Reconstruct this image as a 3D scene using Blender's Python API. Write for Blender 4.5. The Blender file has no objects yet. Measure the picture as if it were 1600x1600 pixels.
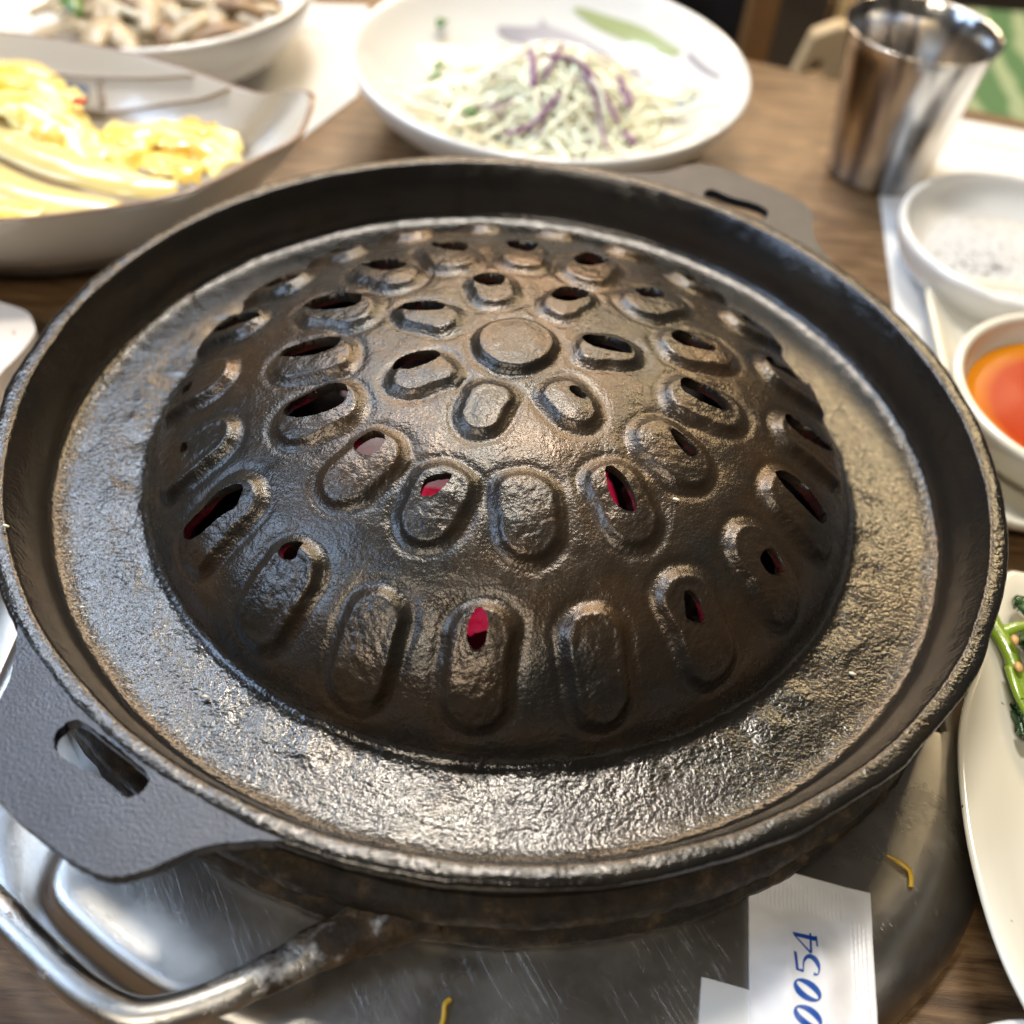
import bpy, bmesh, math, random
import numpy as np
from mathutils import Vector, Matrix, noise
random.seed(7)
S = 0.01                      # everything below is written in centimetres
scn = bpy.context.scene
col = scn.collection
PI = math.pi

# ------------------------------------------------------------------ camera
cd = bpy.data.cameras.new("camera")
cam = bpy.data.objects.new("camera", cd); col.objects.link(cam)
C = Vector((0.0, -24.545303, 22.408144)) * S
R = Vector((0.995436, 0.062202, 0.072373)); U = Vector((-0.094779, 0.732822, 0.673787)); B = Vector((-0.011126, -0.677571, 0.735373))
cam.matrix_world = Matrix(((R.x, U.x, B.x, C.x), (R.y, U.y, B.y, C.y), (R.z, U.z, B.z, C.z), (0, 0, 0, 1)))
cd.sensor_width = 36; cd.lens = 36 * 1758 / 1600
cd.clip_start = 0.01; cd.clip_end = 50
cd.dof.use_dof = True; cd.dof.focus_distance = 0.29; cd.dof.aperture_fstop = 7.5
scn.camera = cam

# ------------------------------------------------------------------ room light and added fill
w = bpy.data.worlds.new("World"); scn.world = w; w.use_nodes = True
bg = w.node_tree.nodes["Background"]; bg.inputs[0].default_value = (1.0, 0.86, 0.70, 1); bg.inputs[1].default_value = 0.075

def area(name, loc, target, sx, sy, power, color):
    l = bpy.data.lights.new(name, 'AREA'); l.shape = 'RECTANGLE'; l.size = sx; l.size_y = sy
    l.energy = power; l.color = color
    o = bpy.data.objects.new(name, l); col.objects.link(o); o.location = loc
    d = Vector(target) - Vector(loc); o.rotation_euler = d.to_track_quat('-Z', 'Y').to_euler()
    return o
area("ceiling_or_fill_lamp", (-0.03, 0.66, 1.30), (0, 0, 0), 0.34, 0.17, 19, (1.0, 0.94, 0.84))
area("ceiling_or_fill_lamp", (0.66, 1.18, 1.05), (0, 0, 0), 0.24, 0.40, 9, (1.0, 0.78, 0.46))
area("ceiling_or_fill_lamp", (-0.10, 1.60, 1.00), (0, 0, 0), 1.1, 0.22, 21, (1.0, 0.75, 0.50))
area("ceiling_or_fill_lamp", (-0.62, 0.82, 1.20), (0, 0, 0), 0.34, 0.42, 11, (0.70, 0.82, 1.0))
area("window_light", (-1.15, -0.15, 1.00), (0, 0, 0), 0.6, 0.6, 13, (0.50, 0.69, 1.0))
area("ceiling_or_fill_lamp", (-0.30, -0.95, 1.30), (0, 0, 0), 0.4, 0.3, 11, (1.0, 0.90, 0.74))  # fill light added behind the camera to brighten the ring and dome front

scn.view_settings.view_transform = 'Standard'; scn.view_settings.look = 'None'
scn.view_settings.exposure = 0.0; scn.view_settings.gamma = 1.0

# ------------------------------------------------------------------ materials
def new_mat(name):
    m = bpy.data.materials.new(name); m.use_nodes = True
    nt = m.node_tree; b = nt.nodes["Principled BSDF"]
    tc = nt.nodes.new("ShaderNodeTexCoord"); mp = nt.nodes.new("ShaderNodeMapping")
    mp.inputs["Scale"].default_value = (100, 100, 100)
    nt.links.new(tc.outputs["Object"], mp.inputs["Vector"])
    return m, nt, b, mp.outputs["Vector"]
def n_noise(nt, vec, scale, detail=4, rough=0.55, stretch=None, rot=None, dist=0.0):
    if stretch or rot:
        mp = nt.nodes.new("ShaderNodeMapping"); mp.inputs["Scale"].default_value = stretch or (1, 1, 1)
        if rot: mp.inputs["Rotation"].default_value = rot
        if rot:   # rotate first, then stretch
            m2 = nt.nodes.new("ShaderNodeMapping"); m2.inputs["Rotation"].default_value = rot
            nt.links.new(vec, m2.inputs["Vector"]); mp.inputs["Rotation"].default_value = (0, 0, 0)
            nt.links.new(m2.outputs["Vector"], mp.inputs["Vector"])
        else:
            nt.links.new(vec, mp.inputs["Vector"])
        vec = mp.outputs["Vector"]
    n = nt.nodes.new("ShaderNodeTexNoise"); n.inputs["Scale"].default_value = scale
    n.inputs["Detail"].default_value = detail; n.inputs["Roughness"].default_value = rough
    n.inputs["Distortion"].default_value = dist
    nt.links.new(vec, n.inputs["Vector"]); return n.outputs["Fac"]
def ramp(nt, fac, stops):
    r = nt.nodes.new("ShaderNodeValToRGB"); e = r.color_ramp.elements
    while len(e) < len(stops): e.new(0.5)
    for i, (p, c) in enumerate(stops):
        e[i].position = p; e[i].color = (c, c, c, 1) if isinstance(c, (int, float)) else (*c, 1)
    nt.links.new(fac, r.inputs["Fac"]); return r.outputs["Color"]
def math_n(nt, op, a, b):
    n = nt.nodes.new("ShaderNodeMath"); n.operation = op
    for i, v in enumerate((a, b)):
        if isinstance(v, (int, float)): n.inputs[i].default_value = v
        else: nt.links.new(v, n.inputs[i])
    return n.outputs[0]
def mix_c(nt, fac, a, b):
    n = nt.nodes.new("ShaderNodeMix"); n.data_type = 'RGBA'
    for s, v in ((0, fac), (6, a), (7, b)):
        if isinstance(v, (int, float)): n.inputs[s].default_value = v
        elif isinstance(v, tuple): n.inputs[s].default_value = (*v, 1)
        else: nt.links.new(v, n.inputs[s])
    return n.outputs[2]
def bump(nt, b, h, dist, strength=1.0, prev=None):
    n = nt.nodes.new("ShaderNodeBump"); n.inputs["Distance"].default_value = dist; n.inputs["Strength"].default_value = strength
    nt.links.new(h, n.inputs["Height"])
    if prev: nt.links.new(prev, n.inputs["Normal"])
    nt.links.new(n.outputs[0], b.inputs["Normal"]); return n.outputs[0]

def iron(name, base=(0.020, 0.017, 0.014), warm=(0.040, 0.026, 0.014), grain=10.0, depth=0.00030, r0=0.24, r1=0.36, metal=0.30, spec=0.8):
    m, nt, b, v = new_mat(name)
    big = n_noise(nt, v, 0.35, 3); nt_c = mix_c(nt, ramp(nt, big, [(0.42, 0.0), (0.68, 1.0)]), base, warm)
    nt.links.new(nt_c, b.inputs["Base Color"]); b.inputs["Metallic"].default_value = metal
    b.inputs["Specular IOR Level"].default_value = spec
    vo = nt.nodes.new("ShaderNodeTexVoronoi"); vo.feature = 'SMOOTH_F1'; vo.inputs["Scale"].default_value = grain * 1.25; nt.links.new(v, vo.inputs["Vector"])
    g1 = math_n(nt, 'ADD', math_n(nt, 'MULTIPLY', vo.outputs["Distance"], -0.55), n_noise(nt, v, grain * 0.8, 3, 0.55, dist=0.1)); g2 = n_noise(nt, v, grain * 2.7, 2, 0.6)
    n0 = bump(nt, b, g1, depth); bump(nt, b, g2, depth * 0.30, prev=n0)
    rr = ramp(nt, n_noise(nt, v, 1.3, 4, 0.6), [(0.3, r0), (0.7, r1)])
    nt.links.new(rr, b.inputs["Roughness"]); return m
M_dome = iron("seasoned_iron_dome", base=(0.030, 0.026, 0.021), warm=(0.062, 0.038, 0.020), grain=12.0, depth=0.00014, r0=0.22, r1=0.34, metal=0.55)
M_pan = iron("seasoned_iron_trough", base=(0.018, 0.016, 0.014), warm=(0.026, 0.020, 0.014), grain=8.0, depth=0.00017, r0=0.14, r1=0.23, metal=0.50)
M_lug = iron("dry_cast_iron_lug", base=(0.028, 0.032, 0.042), warm=(0.034, 0.036, 0.044), grain=17.0, depth=0.00013, r0=0.28, r1=0.40, metal=0.6)

def crust_mat():
    m, nt, b, v = new_mat("burnt_crust_iron")
    c = ramp(nt, n_noise(nt, v, 1.6, 6, 0.65), [(0.30, (0.010, 0.008, 0.006)), (0.54, (0.034, 0.024, 0.014)), (0.68, (0.10, 0.065, 0.032)), (0.80, (0.20, 0.16, 0.11))])
    sx = nt.nodes.new("ShaderNodeSeparateXYZ"); nt.links.new(v, sx.inputs[0])          # pale baked-on residue along the foot of the ring
    low = ramp(nt, math_n(nt, 'ADD', sx.outputs[2], 4.5), [(0.72, 1.0), (0.98, 0.0)])
    pt = ramp(nt, n_noise(nt, v, 0.55, 4, 0.6), [(0.50, 0.0), (0.58, 1.0)])
    c = mix_c(nt, math_n(nt, 'MULTIPLY', low, pt), c, ramp(nt, n_noise(nt, v, 3, 5, 0.7), [(0.35, (0.06, 0.045, 0.03)), (0.65, (0.27, 0.23, 0.18))]))
    nt.links.new(c, b.inputs["Base Color"]); b.inputs["Metallic"].default_value = 0.35
    nt.links.new(ramp(nt, n_noise(nt, v, 3, 3), [(0.35, 0.36), (0.7, 0.75)]), b.inputs["Roughness"])
    n0 = bump(nt, b, n_noise(nt, v, 4, 6, 0.7), 0.0008); bump(nt, b, n_noise(nt, v, 18, 3, 0.7), 0.0003, prev=n0); return m
M_crust = crust_mat()

def steel_mat(name, base=0.54, r0=0.22, r1=0.35, brush=True):
    m, nt, b, v = new_mat(name)
    smudge = n_noise(nt, v, 0.45, 5, 0.6)
    nt.links.new(mix_c(nt, smudge, (base * 0.78, base * 0.74, base * 0.67), (base * 1.1, base * 1.06, base)), b.inputs["Base Color"])
    b.inputs["Metallic"].default_value = 1.0
    fine = n_noise(nt, v, 3.0, 4, 0.7, stretch=(1, 30, 1), rot=(0, 0, math.radians(35)))
    fine2 = n_noise(nt, v, 2.2, 3, 0.7, stretch=(22, 0.8, 1), rot=(0, 0, math.radians(-12)))
    scr = ramp(nt, n_noise(nt, v, 2.2, 2, 0.5, stretch=(0.22, 42, 1), rot=(0, 0, math.radians(58))), [(0.66, 0.0), (0.72, 1.0)])
    msk = ramp(nt, n_noise(nt, v, 0.5, 2), [(0.45, 0.0), (0.6, 1.0)])
    scr = math_n(nt, 'MULTIPLY', scr, msk)
    r = ramp(nt, smudge, [(0.3, r0), (0.7, r1)])
    r = math_n(nt, 'ADD', r, math_n(nt, 'MULTIPLY', fine, 0.07))
    nt.links.new(math_n(nt, 'ADD', r, math_n(nt, 'MULTIPLY', scr, 0.22)), b.inputs["Roughness"])
    if brush:
        n0 = bump(nt, b, fine, 0.000035); n1 = bump(nt, b, fine2, 0.00002, prev=n0)
        bump(nt, b, scr, 0.00003, prev=n1)
    return m
M_steel = steel_mat("brushed_stainless_steel")
M_cup = steel_mat("cup_steel", base=0.62, r0=0.12, r1=0.2, brush=False)
def cup_reflection_streaks():
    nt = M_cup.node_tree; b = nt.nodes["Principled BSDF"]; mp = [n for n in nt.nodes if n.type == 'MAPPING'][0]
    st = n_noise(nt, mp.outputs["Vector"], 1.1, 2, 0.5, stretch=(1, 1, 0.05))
    nt.links.new(ramp(nt, st, [(0.38, (0.20, 0.19, 0.19)), (0.50, (0.52, 0.50, 0.48)), (0.62, (0.80, 0.78, 0.74))]), b.inputs["Base Color"])  # dark and bright vertical reflections painted into the steel colour
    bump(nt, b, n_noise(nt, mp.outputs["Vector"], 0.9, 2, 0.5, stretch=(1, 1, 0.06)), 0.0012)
cup_reflection_streaks()
M_rod = steel_mat("worn_steel_rod", base=0.50, r0=0.20, r1=0.34)
def rod_crust():                                          # the rod is burnt dark where it meets the ring
    nt = M_rod.node_tree; b = nt.nodes["Principled BSDF"]
    tc = nt.nodes.new("ShaderNodeTexCoord"); mp = nt.nodes.new("ShaderNodeMapping"); mp.inputs["Scale"].default_value = (100, 100, 100)
    nt.links.new(tc.outputs["Object"], mp.inputs["Vector"]); v = mp.outputs["Vector"]
    sx = nt.nodes.new("ShaderNodeSeparateXYZ"); nt.links.new(v, sx.inputs[0])
    n = n_noise(nt, v, 1.3, 5, 0.65)
    t = math_n(nt, 'ADD', math_n(nt, 'MULTIPLY', math_n(nt, 'ADD', sx.outputs[0], 5.6), 0.28), math_n(nt, 'MULTIPLY', math_n(nt, 'SUBTRACT', n, 0.5), 2.4))
    f = ramp(nt, t, [(0.25, 0.0), (0.75, 1.0)])
    f = math_n(nt, 'MAXIMUM', f, ramp(nt, n_noise(nt, v, 0.9, 5, 0.7), [(0.60, 0.0), (0.70, 0.7)]))
    old = b.inputs["Base Color"].links[0].from_socket
    cc = ramp(nt, n_noise(nt, v, 1.8, 6, 0.65), [(0.30, (0.012, 0.008, 0.005)), (0.52, (0.05, 0.03, 0.013)), (0.72, (0.15, 0.09, 0.035))])
    nt.links.new(mix_c(nt, f, old, cc), b.inputs["Base Color"])
    nt.links.new(math_n(nt, 'SUBTRACT', 1.0, math_n(nt, 'MULTIPLY', f, 0.75)), b.inputs["Metallic"])
    oldr = b.inputs["Roughness"].links[0].from_socket
    nt.links.new(math_n(nt, 'ADD', oldr, math_n(nt, 'MULTIPLY', f, 0.25)), b.inputs["Roughness"])
    bp = nt.nodes.new("ShaderNodeBump"); bp.inputs["Distance"].default_value = 0.0008
    nt.links.new(math_n(nt, 'MULTIPLY', f, n_noise(nt, v, 6, 6, 0.7)), bp.inputs["Height"]); nt.links.new(b.inputs["Normal"].links[0].from_socket, bp.inputs["Normal"]); nt.links.new(bp.outputs[0], b.inputs["Normal"])
rod_crust()

def glaze(name, c, rough=0.12, speck=None, sc=1.2, thr=0.70, coat=0.3):
    m, nt, b, v = new_mat(name)
    out = mix_c(nt, n_noise(nt, v, 0.4, 3), tuple(x * 0.95 for x in c), c)
    if speck:
        s = ramp(nt, n_noise(nt, v, sc, 3, 0.5), [(thr, 0.0), (thr + 0.03, 1.0)])
        out = mix_c(nt, s, out, speck)
    nt.links.new(out, b.inputs["Base Color"]); b.inputs["Roughness"].default_value = rough
    b.inputs["Coat Weight"].default_value = coat
    bump(nt, b, n_noise(nt, v, 0.9, 2), 0.0002, 0.5); return m
M_white = glaze("white_glaze", (0.70, 0.685, 0.65))
M_cream = glaze("cream_melamine", (0.68, 0.64, 0.53), 0.22)
M_leaf = glaze("cream_stoneware", (0.62, 0.56, 0.47), 0.16)
M_speck = glaze("speckled_stoneware", (0.74, 0.71, 0.61), 0.2, (0.06, 0.05, 0.04), 1.6, 0.735)
M_brownrim = glaze("brown_rim_glaze", (0.16, 0.085, 0.05), 0.35)
M_brownline = glaze("brown_painted_line", (0.36, 0.27, 0.20), 0.2)
M_blueblock = glaze("blue_grey_painted_block", (0.27, 0.30, 0.37), 0.2)
M_greypaint = glaze("grey_violet_paint", (0.33, 0.31, 0.34), 0.2)
M_greenpaint = glaze("green_leaf_paint", (0.36, 0.40, 0.19), 0.2)
M_bluepaint = glaze("blue_paint", (0.12, 0.25, 0.42), 0.2)

def simple(name, c, rough=0.5, var=0.15, sc=2.0, bmp=0.0, sss=0.0, metal=0.0, coat=0.0, bsc=None):
    m, nt, b, v = new_mat(name)
    nt.links.new(mix_c(nt, n_noise(nt, v, sc, 4), tuple(x * (1 - var) for x in c), tuple(min(1, x * (1 + var)) for x in c)), b.inputs["Base Color"])
    b.inputs["Roughness"].default_value = rough; b.inputs["Metallic"].default_value = metal
    b.inputs["Coat Weight"].default_value = coat
    if sss: b.inputs["Subsurface Weight"].default_value = sss; b.inputs["Subsurface Scale"].default_value = 0.003
    if bmp: bump(nt, b, n_noise(nt, v, bsc or sc * 3, 4), bmp)
    return m
M_paper = simple("white_paper", (0.70, 0.70, 0.69), 0.75, 0.02, 0.6, 0.0001)
M_packet = simple("glossy_white_packet", (0.78, 0.78, 0.80), 0.35, 0.02, 0.5, 0.0002, bsc=0.9)
M_ink = simple("blue_ink", (0.002, 0.065, 0.34), 0.4, 0.15, 9)
M_greyink = simple("grey_ink", (0.32, 0.31, 0.34), 0.7, 0.05)
M_cabbage = simple("shredded_cabbage", (0.88, 0.86, 0.68), 0.5, 0.10, 0.8, sss=0.25)
M_purple = simple("purple_cabbage", (0.17, 0.045, 0.16), 0.4, 0.35, 1.6)
M_sprout = simple("green_sprout", (0.10, 0.20, 0.05), 0.4, 0.3, 3)
M_kim = simple("yellow_kimchi", (0.72, 0.46, 0.045), 0.22, 0.22, 0.5, 0.0004, sss=0.2, coat=0.4, bsc=1.6)
def kim_veins():
    nt = M_kim.node_tree; b = nt.nodes["Principled BSDF"]; v = [n for n in nt.nodes if n.type == 'MAPPING'][0].outputs["Vector"]
    nt.links.new(ramp(nt, n_noise(nt, v, 0.55, 5, 0.6, dist=1.2), [(0.36, (0.62, 0.34, 0.02)), (0.50, (0.78, 0.58, 0.12)), (0.62, (0.84, 0.76, 0.40))]), b.inputs["Base Color"])
    b.inputs["Roughness"].default_value = 0.3
kim_veins()
M_kimpale = simple("pale_kimchi_stem", (0.68, 0.54, 0.22), 0.2, 0.12, 0.5, 0.0003, sss=0.2, coat=0.4, bsc=1.5)
M_red = simple("red_pepper", (0.62, 0.09, 0.01), 0.3, 0.3, 2)
M_mushroom = simple("oyster_mushroom", (0.40, 0.31, 0.19), 0.42, 0.25, 0.9, 0.0003, coat=0.2)
M_mushbrown = simple("brown_mushroom_edge", (0.20, 0.115, 0.05), 0.4, 0.3, 0.9, 0.0003)
M_sproutw = simple("bean_sprout", (0.60, 0.54, 0.38), 0.35, 0.1, 0.9, coat=0.3)
M_pepper = simple("green_pepper", (0.10, 0.19, 0.04), 0.3, 0.3, 1.0, coat=0.3)
M_spin = simple("spinach_leaf", (0.018, 0.075, 0.018), 0.22, 0.5, 1.6, 0.0009, coat=0.5, bsc=3.0)
M_stem = simple("green_stalk", (0.24, 0.37, 0.035), 0.25, 0.3, 1.4, 0.0002, coat=0.4)
M_seed = simple("sesame", (0.62, 0.38, 0.14), 0.4, 0.15, 4)
M_salt = simple("coarse_salt", (0.56, 0.55, 0.53), 0.6, 0.35, 3.2, 0.0014, bsc=4)
M_pep = simple("ground_pepper", (0.10, 0.085, 0.07), 0.7, 0.4, 4)
M_noodle = simple("yellow_shred", (0.66, 0.42, 0.04), 0.35, 0.2, 2)
M_palewood = simple("pale_wood", (0.55, 0.40, 0.22), 0.5, 0.08, 1, 0.0002)
M_brownwood = simple("brown_wood", (0.20, 0.10, 0.035), 0.45, 0.25, 0.5, 0.0002)
M_dark = simple("black_cloth", (0.012, 0.012, 0.015), 0.8, 0.4, 0.3, 0.0005)
M_floor = simple("dark_tile_floor", (0.05, 0.035, 0.022), 0.4, 0.4, 0.08)
M_bluecloth = simple("blue_stripe", (0.07, 0.11, 0.33), 0.7, 0.15, 3)
M_fluff = simple("white_crumb", (0.75, 0.68, 0.52), 0.6, 0.1, 3)

def sauce():
    m, nt, b, v = new_mat("red_chilli_sauce")
    sx = nt.nodes.new("ShaderNodeSeparateXYZ"); nt.links.new(v, sx.inputs[0])
    l = nt.nodes.new("ShaderNodeVectorMath"); l.operation = 'LENGTH'; nt.links.new(v, l.inputs[0])
    edge = ramp(nt, math_n(nt, 'ADD', math_n(nt, 'DIVIDE', l.outputs["Value"], 4.0), math_n(nt, 'MULTIPLY', math_n(nt, 'SUBTRACT', n_noise(nt, v, 1.2, 5, 0.6), 0.5), 0.07)), [(0.76, (0.36, 0.028, 0.002)), (0.97, (0.60, 0.21, 0.006))])
    nt.links.new(edge, b.inputs["Base Color"]); b.inputs["Roughness"].default_value = 0.12
    bump(nt, b, n_noise(nt, v, 0.5, 1), 0.00008); return m
M_sauce = sauce()

def wood_mat():
    m, nt, b, v = new_mat("dark_laminate_wood")
    g = n_noise(nt, v, 0.30, 6, 0.62, stretch=(1.0, 7.5, 1), dist=0.9)
    f = n_noise(nt, v, 1.4, 5, 0.7, stretch=(0.7, 26, 1))
    c = ramp(nt, math_n(nt, 'ADD', math_n(nt, 'MULTIPLY', g, 0.7), math_n(nt, 'MULTIPLY', f, 0.3)),
             [(0.34, (0.035, 0.018, 0.008)), (0.50, (0.15, 0.085, 0.038)), (0.66, (0.27, 0.17, 0.088))])
    nt.links.new(c, b.inputs["Base Color"]); b.inputs["Roughness"].default_value = 0.34
    bump(nt, b, f, 0.00012); return m
M_wood = wood_mat()

def green_print():
    m, nt, b, v = new_mat("green_printed_cloth")
    wv = nt.nodes.new("ShaderNodeTexWave"); wv.inputs["Scale"].default_value = 0.10; wv.inputs["Distortion"].default_value = 5
    nt.links.new(v, wv.inputs["Vector"])
    c = ramp(nt, wv.outputs["Fac"], [(0.55, (0.045, 0.12, 0.035)), (0.85, (0.22, 0.27, 0.14))])
    nt.links.new(c, b.inputs["Base Color"]); b.inputs["Roughness"].default_value = 0.7; return m
M_green = green_print()

def ember_mat():
    m, nt, b, v = new_mat("glowing_charcoal")
    oi = nt.nodes.new("ShaderNodeObjectInfo")
    ad = nt.nodes.new("ShaderNodeVectorMath"); ad.operation = 'ADD'; nt.links.new(v, ad.inputs[0])
    sc = nt.nodes.new("ShaderNodeVectorMath"); sc.operation = 'SCALE'; sc.inputs["Scale"].default_value = 40
    cb = nt.nodes.new("ShaderNodeCombineXYZ"); nt.links.new(oi.outputs["Random"], cb.inputs[0])
    nt.links.new(cb.outputs[0], sc.inputs[0]); nt.links.new(sc.outputs[0], ad.inputs[1])
    n = n_noise(nt, ad.outputs[0], 0.8, 5, 0.6)
    ash = ramp(nt, n, [(0.50, (0.015, 0.01, 0.01)), (0.62, (0.45, 0.42, 0.44))])
    nt.links.new(ash, b.inputs["Base Color"]); b.inputs["Roughness"].default_value = 0.9
    glow = ramp(nt, n, [(0.28, (0.10, 0.0, 0.006)), (0.42, (0.62, 0.008, 0.05)), (0.56, (0.85, 0.03, 0.10)), (0.68, (0.20, 0.06, 0.09))])
    nt.links.new(glow, b.inputs["Emission Color"]); nt.links.new(ramp(nt, oi.outputs["Random"], [(0.15, 0.10), (0.9, 0.85)]), b.inputs["Emission Strength"])
    bump(nt, b, n, 0.001); return m
M_ember = ember_mat()
M_ash = simple("white_ash", (0.42, 0.40, 0.42), 0.95, 0.2, 2, 0.001)
M_ash.node_tree.nodes["Principled BSDF"].inputs["Emission Color"].default_value = (0.60, 0.40, 0.42, 1)      # added glow, stands in for light reaching the ash through the holes
M_ash.node_tree.nodes["Principled BSDF"].inputs["Emission Strength"].default_value = 0.22
M_soot = simple("sooty_iron", (0.012, 0.009, 0.008), 0.8, 0.4, 1, 0.0006)

# ------------------------------------------------------------------ object helpers
def tag(o, label=None, cat=None, group=None, kind=None):
    if label: o['label'] = label
    if cat: o['category'] = cat
    if group: o['group'] = group
    if kind: o['kind'] = kind
    return o
def empty(name, loc=(0, 0, 0), **k):
    o = bpy.data.objects.new(name, None); col.objects.link(o); o.location = Vector(loc) * S
    o.empty_display_size = 0.01; return tag(o, **k)
def mesh_obj(name, V, F, mat, parent=None, smooth=True, loc=(0, 0, 0), normals=None, **k):
    """V in cm, world coordinates; the object's origin goes to loc (cm)."""
    V = np.asarray(V, float) - np.asarray(loc, float)
    me = bpy.data.meshes.new(name); me.from_pydata((V * S).tolist(), [], F if isinstance(F, list) else F.tolist())
    if mat: me.materials.append(mat)
    if smooth: me.shade_smooth()
    me.update()
    if normals is not None: me.normals_split_custom_set_from_vertices(normals)
    o = bpy.data.objects.new(name, me); col.objects.link(o)
    o.location = Vector(loc) * S
    if parent:
        o.parent = parent; o.location = (Vector(loc) * S) - parent.location
    return tag(o, **k)
def recalc(o):
    bm = bmesh.new(); bm.from_mesh(o.data); bmesh.ops.recalc_face_normals(bm, faces=bm.faces); bm.to_mesh(o.data); bm.free()
def bevel(o, wd, seg=3, ang=40):
    m = o.modifiers.new("bevel", 'BEVEL'); m.width = wd * S; m.segments = seg; m.limit_method = 'ANGLE'; m.angle_limit = math.radians(ang); m.harden_normals = False
    return o
def nz(p, s, seed=0.0): return noise.noise(Vector((p[0] * s + seed, p[1] * s - seed, p[2] * s + 2 * seed)))
def catmull(P, n=8, closed=False):
    P = [np.array(q, float) for q in P]; out = []; N = len(P)
    for i in range(N if closed else N - 1):
        g = (lambda j: P[j % N]) if closed else (lambda j: P[min(max(j, 0), N - 1)])
        a, b, c, d = g(i - 1), g(i), g(i + 1), g(i + 2)
        for k in range(n):
            t = k / n
            out.append(0.5 * ((2 * b) + (c - a) * t + (2 * a - 5 * b + 4 * c - d) * t * t + (3 * b - a - 3 * c + d) * t ** 3))
    if not closed: out.append(P[-1])
    return np.array(out)
def lathe(name, prof, mat, parent=None, seg=96, centre=(0, 0), wob=None, closed=False, scale=(1, 1), loc=None, **k):
    prof = np.asarray(prof, float); n = len(prof)
    a = np.linspace(0, 2 * PI, seg, endpoint=False)
    V = np.zeros((n, seg, 3))
    V[:, :, 0] = centre[0] + prof[:, :1] * np.cos(a) * scale[0]; V[:, :, 1] = centre[1] + prof[:, :1] * np.sin(a) * scale[1]; V[:, :, 2] = prof[:, 1:2]
    V = V.reshape(-1, 3)
    if wob: V = np.array([wob(q) for q in V])
    F = []
    for i in range(n if closed else n - 1):
        i2 = (i + 1) % n
        for j in range(seg):
            j2 = (j + 1) % seg; F.append((i * seg + j, i * seg + j2, i2 * seg + j2, i2 * seg + j))
    return mesh_obj(name, V, F, mat, parent, loc=loc or (centre[0], centre[1], 0), **k)
def tube(name, path, rad, mat, parent=None, seg=10, flat=1.0, wob=None, cap=True, **k):
    P = np.asarray(path, float); n = len(P)
    rad = np.asarray(rad, float) if np.ndim(rad) else np.full(n, rad)
    V = []; F = []
    for i in range(n):
        t = P[min(i + 1, n - 1)] - P[max(i - 1, 0)]; t = t / (np.linalg.norm(t) + 1e-9)
        s = np.cross(t, (0, 0, 1.0)); s = s / (np.linalg.norm(s) + 1e-9) if np.linalg.norm(s) > 1e-3 else np.array((1.0, 0, 0))
        u = np.cross(s, t)
        for j in range(seg):
            a = 2 * PI * j / seg; q = P[i] + rad[i] * (math.cos(a) * s + flat * math.sin(a) * u)
            V.append(wob(q) if wob else q)
    for i in range(n - 1):
        for j in range(seg):
            j2 = (j + 1) % seg; F.append((i * seg + j, i * seg + j2, (i + 1) * seg + j2, (i + 1) * seg + j))
    if cap: F.append(tuple(range(seg))[::-1]); F.append(tuple((n - 1) * seg + j for j in range(seg)))
    return mesh_obj(name, V, F, mat, parent, **k)
def slab(name, outline, z0, z1, mat, parent=None, holes=(), bev=0.0, smooth=False, **k):
    """a flat plate with real thickness between heights z0 and z1"""
    bm = bmesh.new(); edges = []
    for L in [outline] + list(holes):
        vs = [bm.verts.new((x * S, y * S, z1 * S)) for x, y in L]
        edges += [bm.edges.new((vs[i], vs[(i + 1) % len(vs)])) for i in range(len(vs))]
    r = bmesh.ops.triangle_fill(bm, edges=edges, use_beauty=True, use_dissolve=False)
    fs = [f for f in r['geom'] if isinstance(f, bmesh.types.BMFace)]
    e = bmesh.ops.extrude_face_region(bm, geom=fs)
    for v in e['geom']:
        if isinstance(v, bmesh.types.BMVert): v.co.z = z0 * S
    bmesh.ops.recalc_face_normals(bm, faces=bm.faces)
    me = bpy.data.meshes.new(name); bm.to_mesh(me); bm.free(); me.materials.append(mat)
    o = bpy.data.objects.new(name, me); col.objects.link(o)
    if parent: o.parent = parent; o.location = -parent.location
    if smooth: me.shade_smooth()
    if bev: bevel(o, bev)
    return tag(o, **k)
def join_VF(lst):
    V = []; F = []
    for v, f in lst:
        n = len(V); V += [tuple(q) for q in v]; F += [tuple(i + n for i in q) for q in f]
    return V, F
def strip_VF(path, wid, th=0.05, twist=0.0, up=(0, 0, 1)):
    """a bent flat ribbon with thickness (8 triangles a segment)"""
    P = np.asarray(path, float); n = len(P); V = []; F = []
    for i in range(n):
        t = P[min(i + 1, n - 1)] - P[max(i - 1, 0)]; t /= np.linalg.norm(t) + 1e-9
        s = np.cross(t, up); s /= np.linalg.norm(s) + 1e-9; u = np.cross(s, t)
        a = twist * i / max(1, n - 1); s2 = math.cos(a) * s + math.sin(a) * u; u2 = np.cross(s2, t)
        wi = (wid[i] if np.ndim(wid) else wid) / 2
        for a_, b_ in ((-1, -1), (1, -1), (1, 1), (-1, 1)): V.append(P[i] + a_ * wi * s2 + b_ * th / 2 * u2)
    for i in range(n - 1):
        for j in range(4):
            F.append((i * 4 + j, i * 4 + (j + 1) % 4, (i + 1) * 4 + (j + 1) % 4, (i + 1) * 4 + j))
    F += [(3, 2, 1, 0), tuple((n - 1) * 4 + j for j in range(4))]
    return V, F
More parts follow.
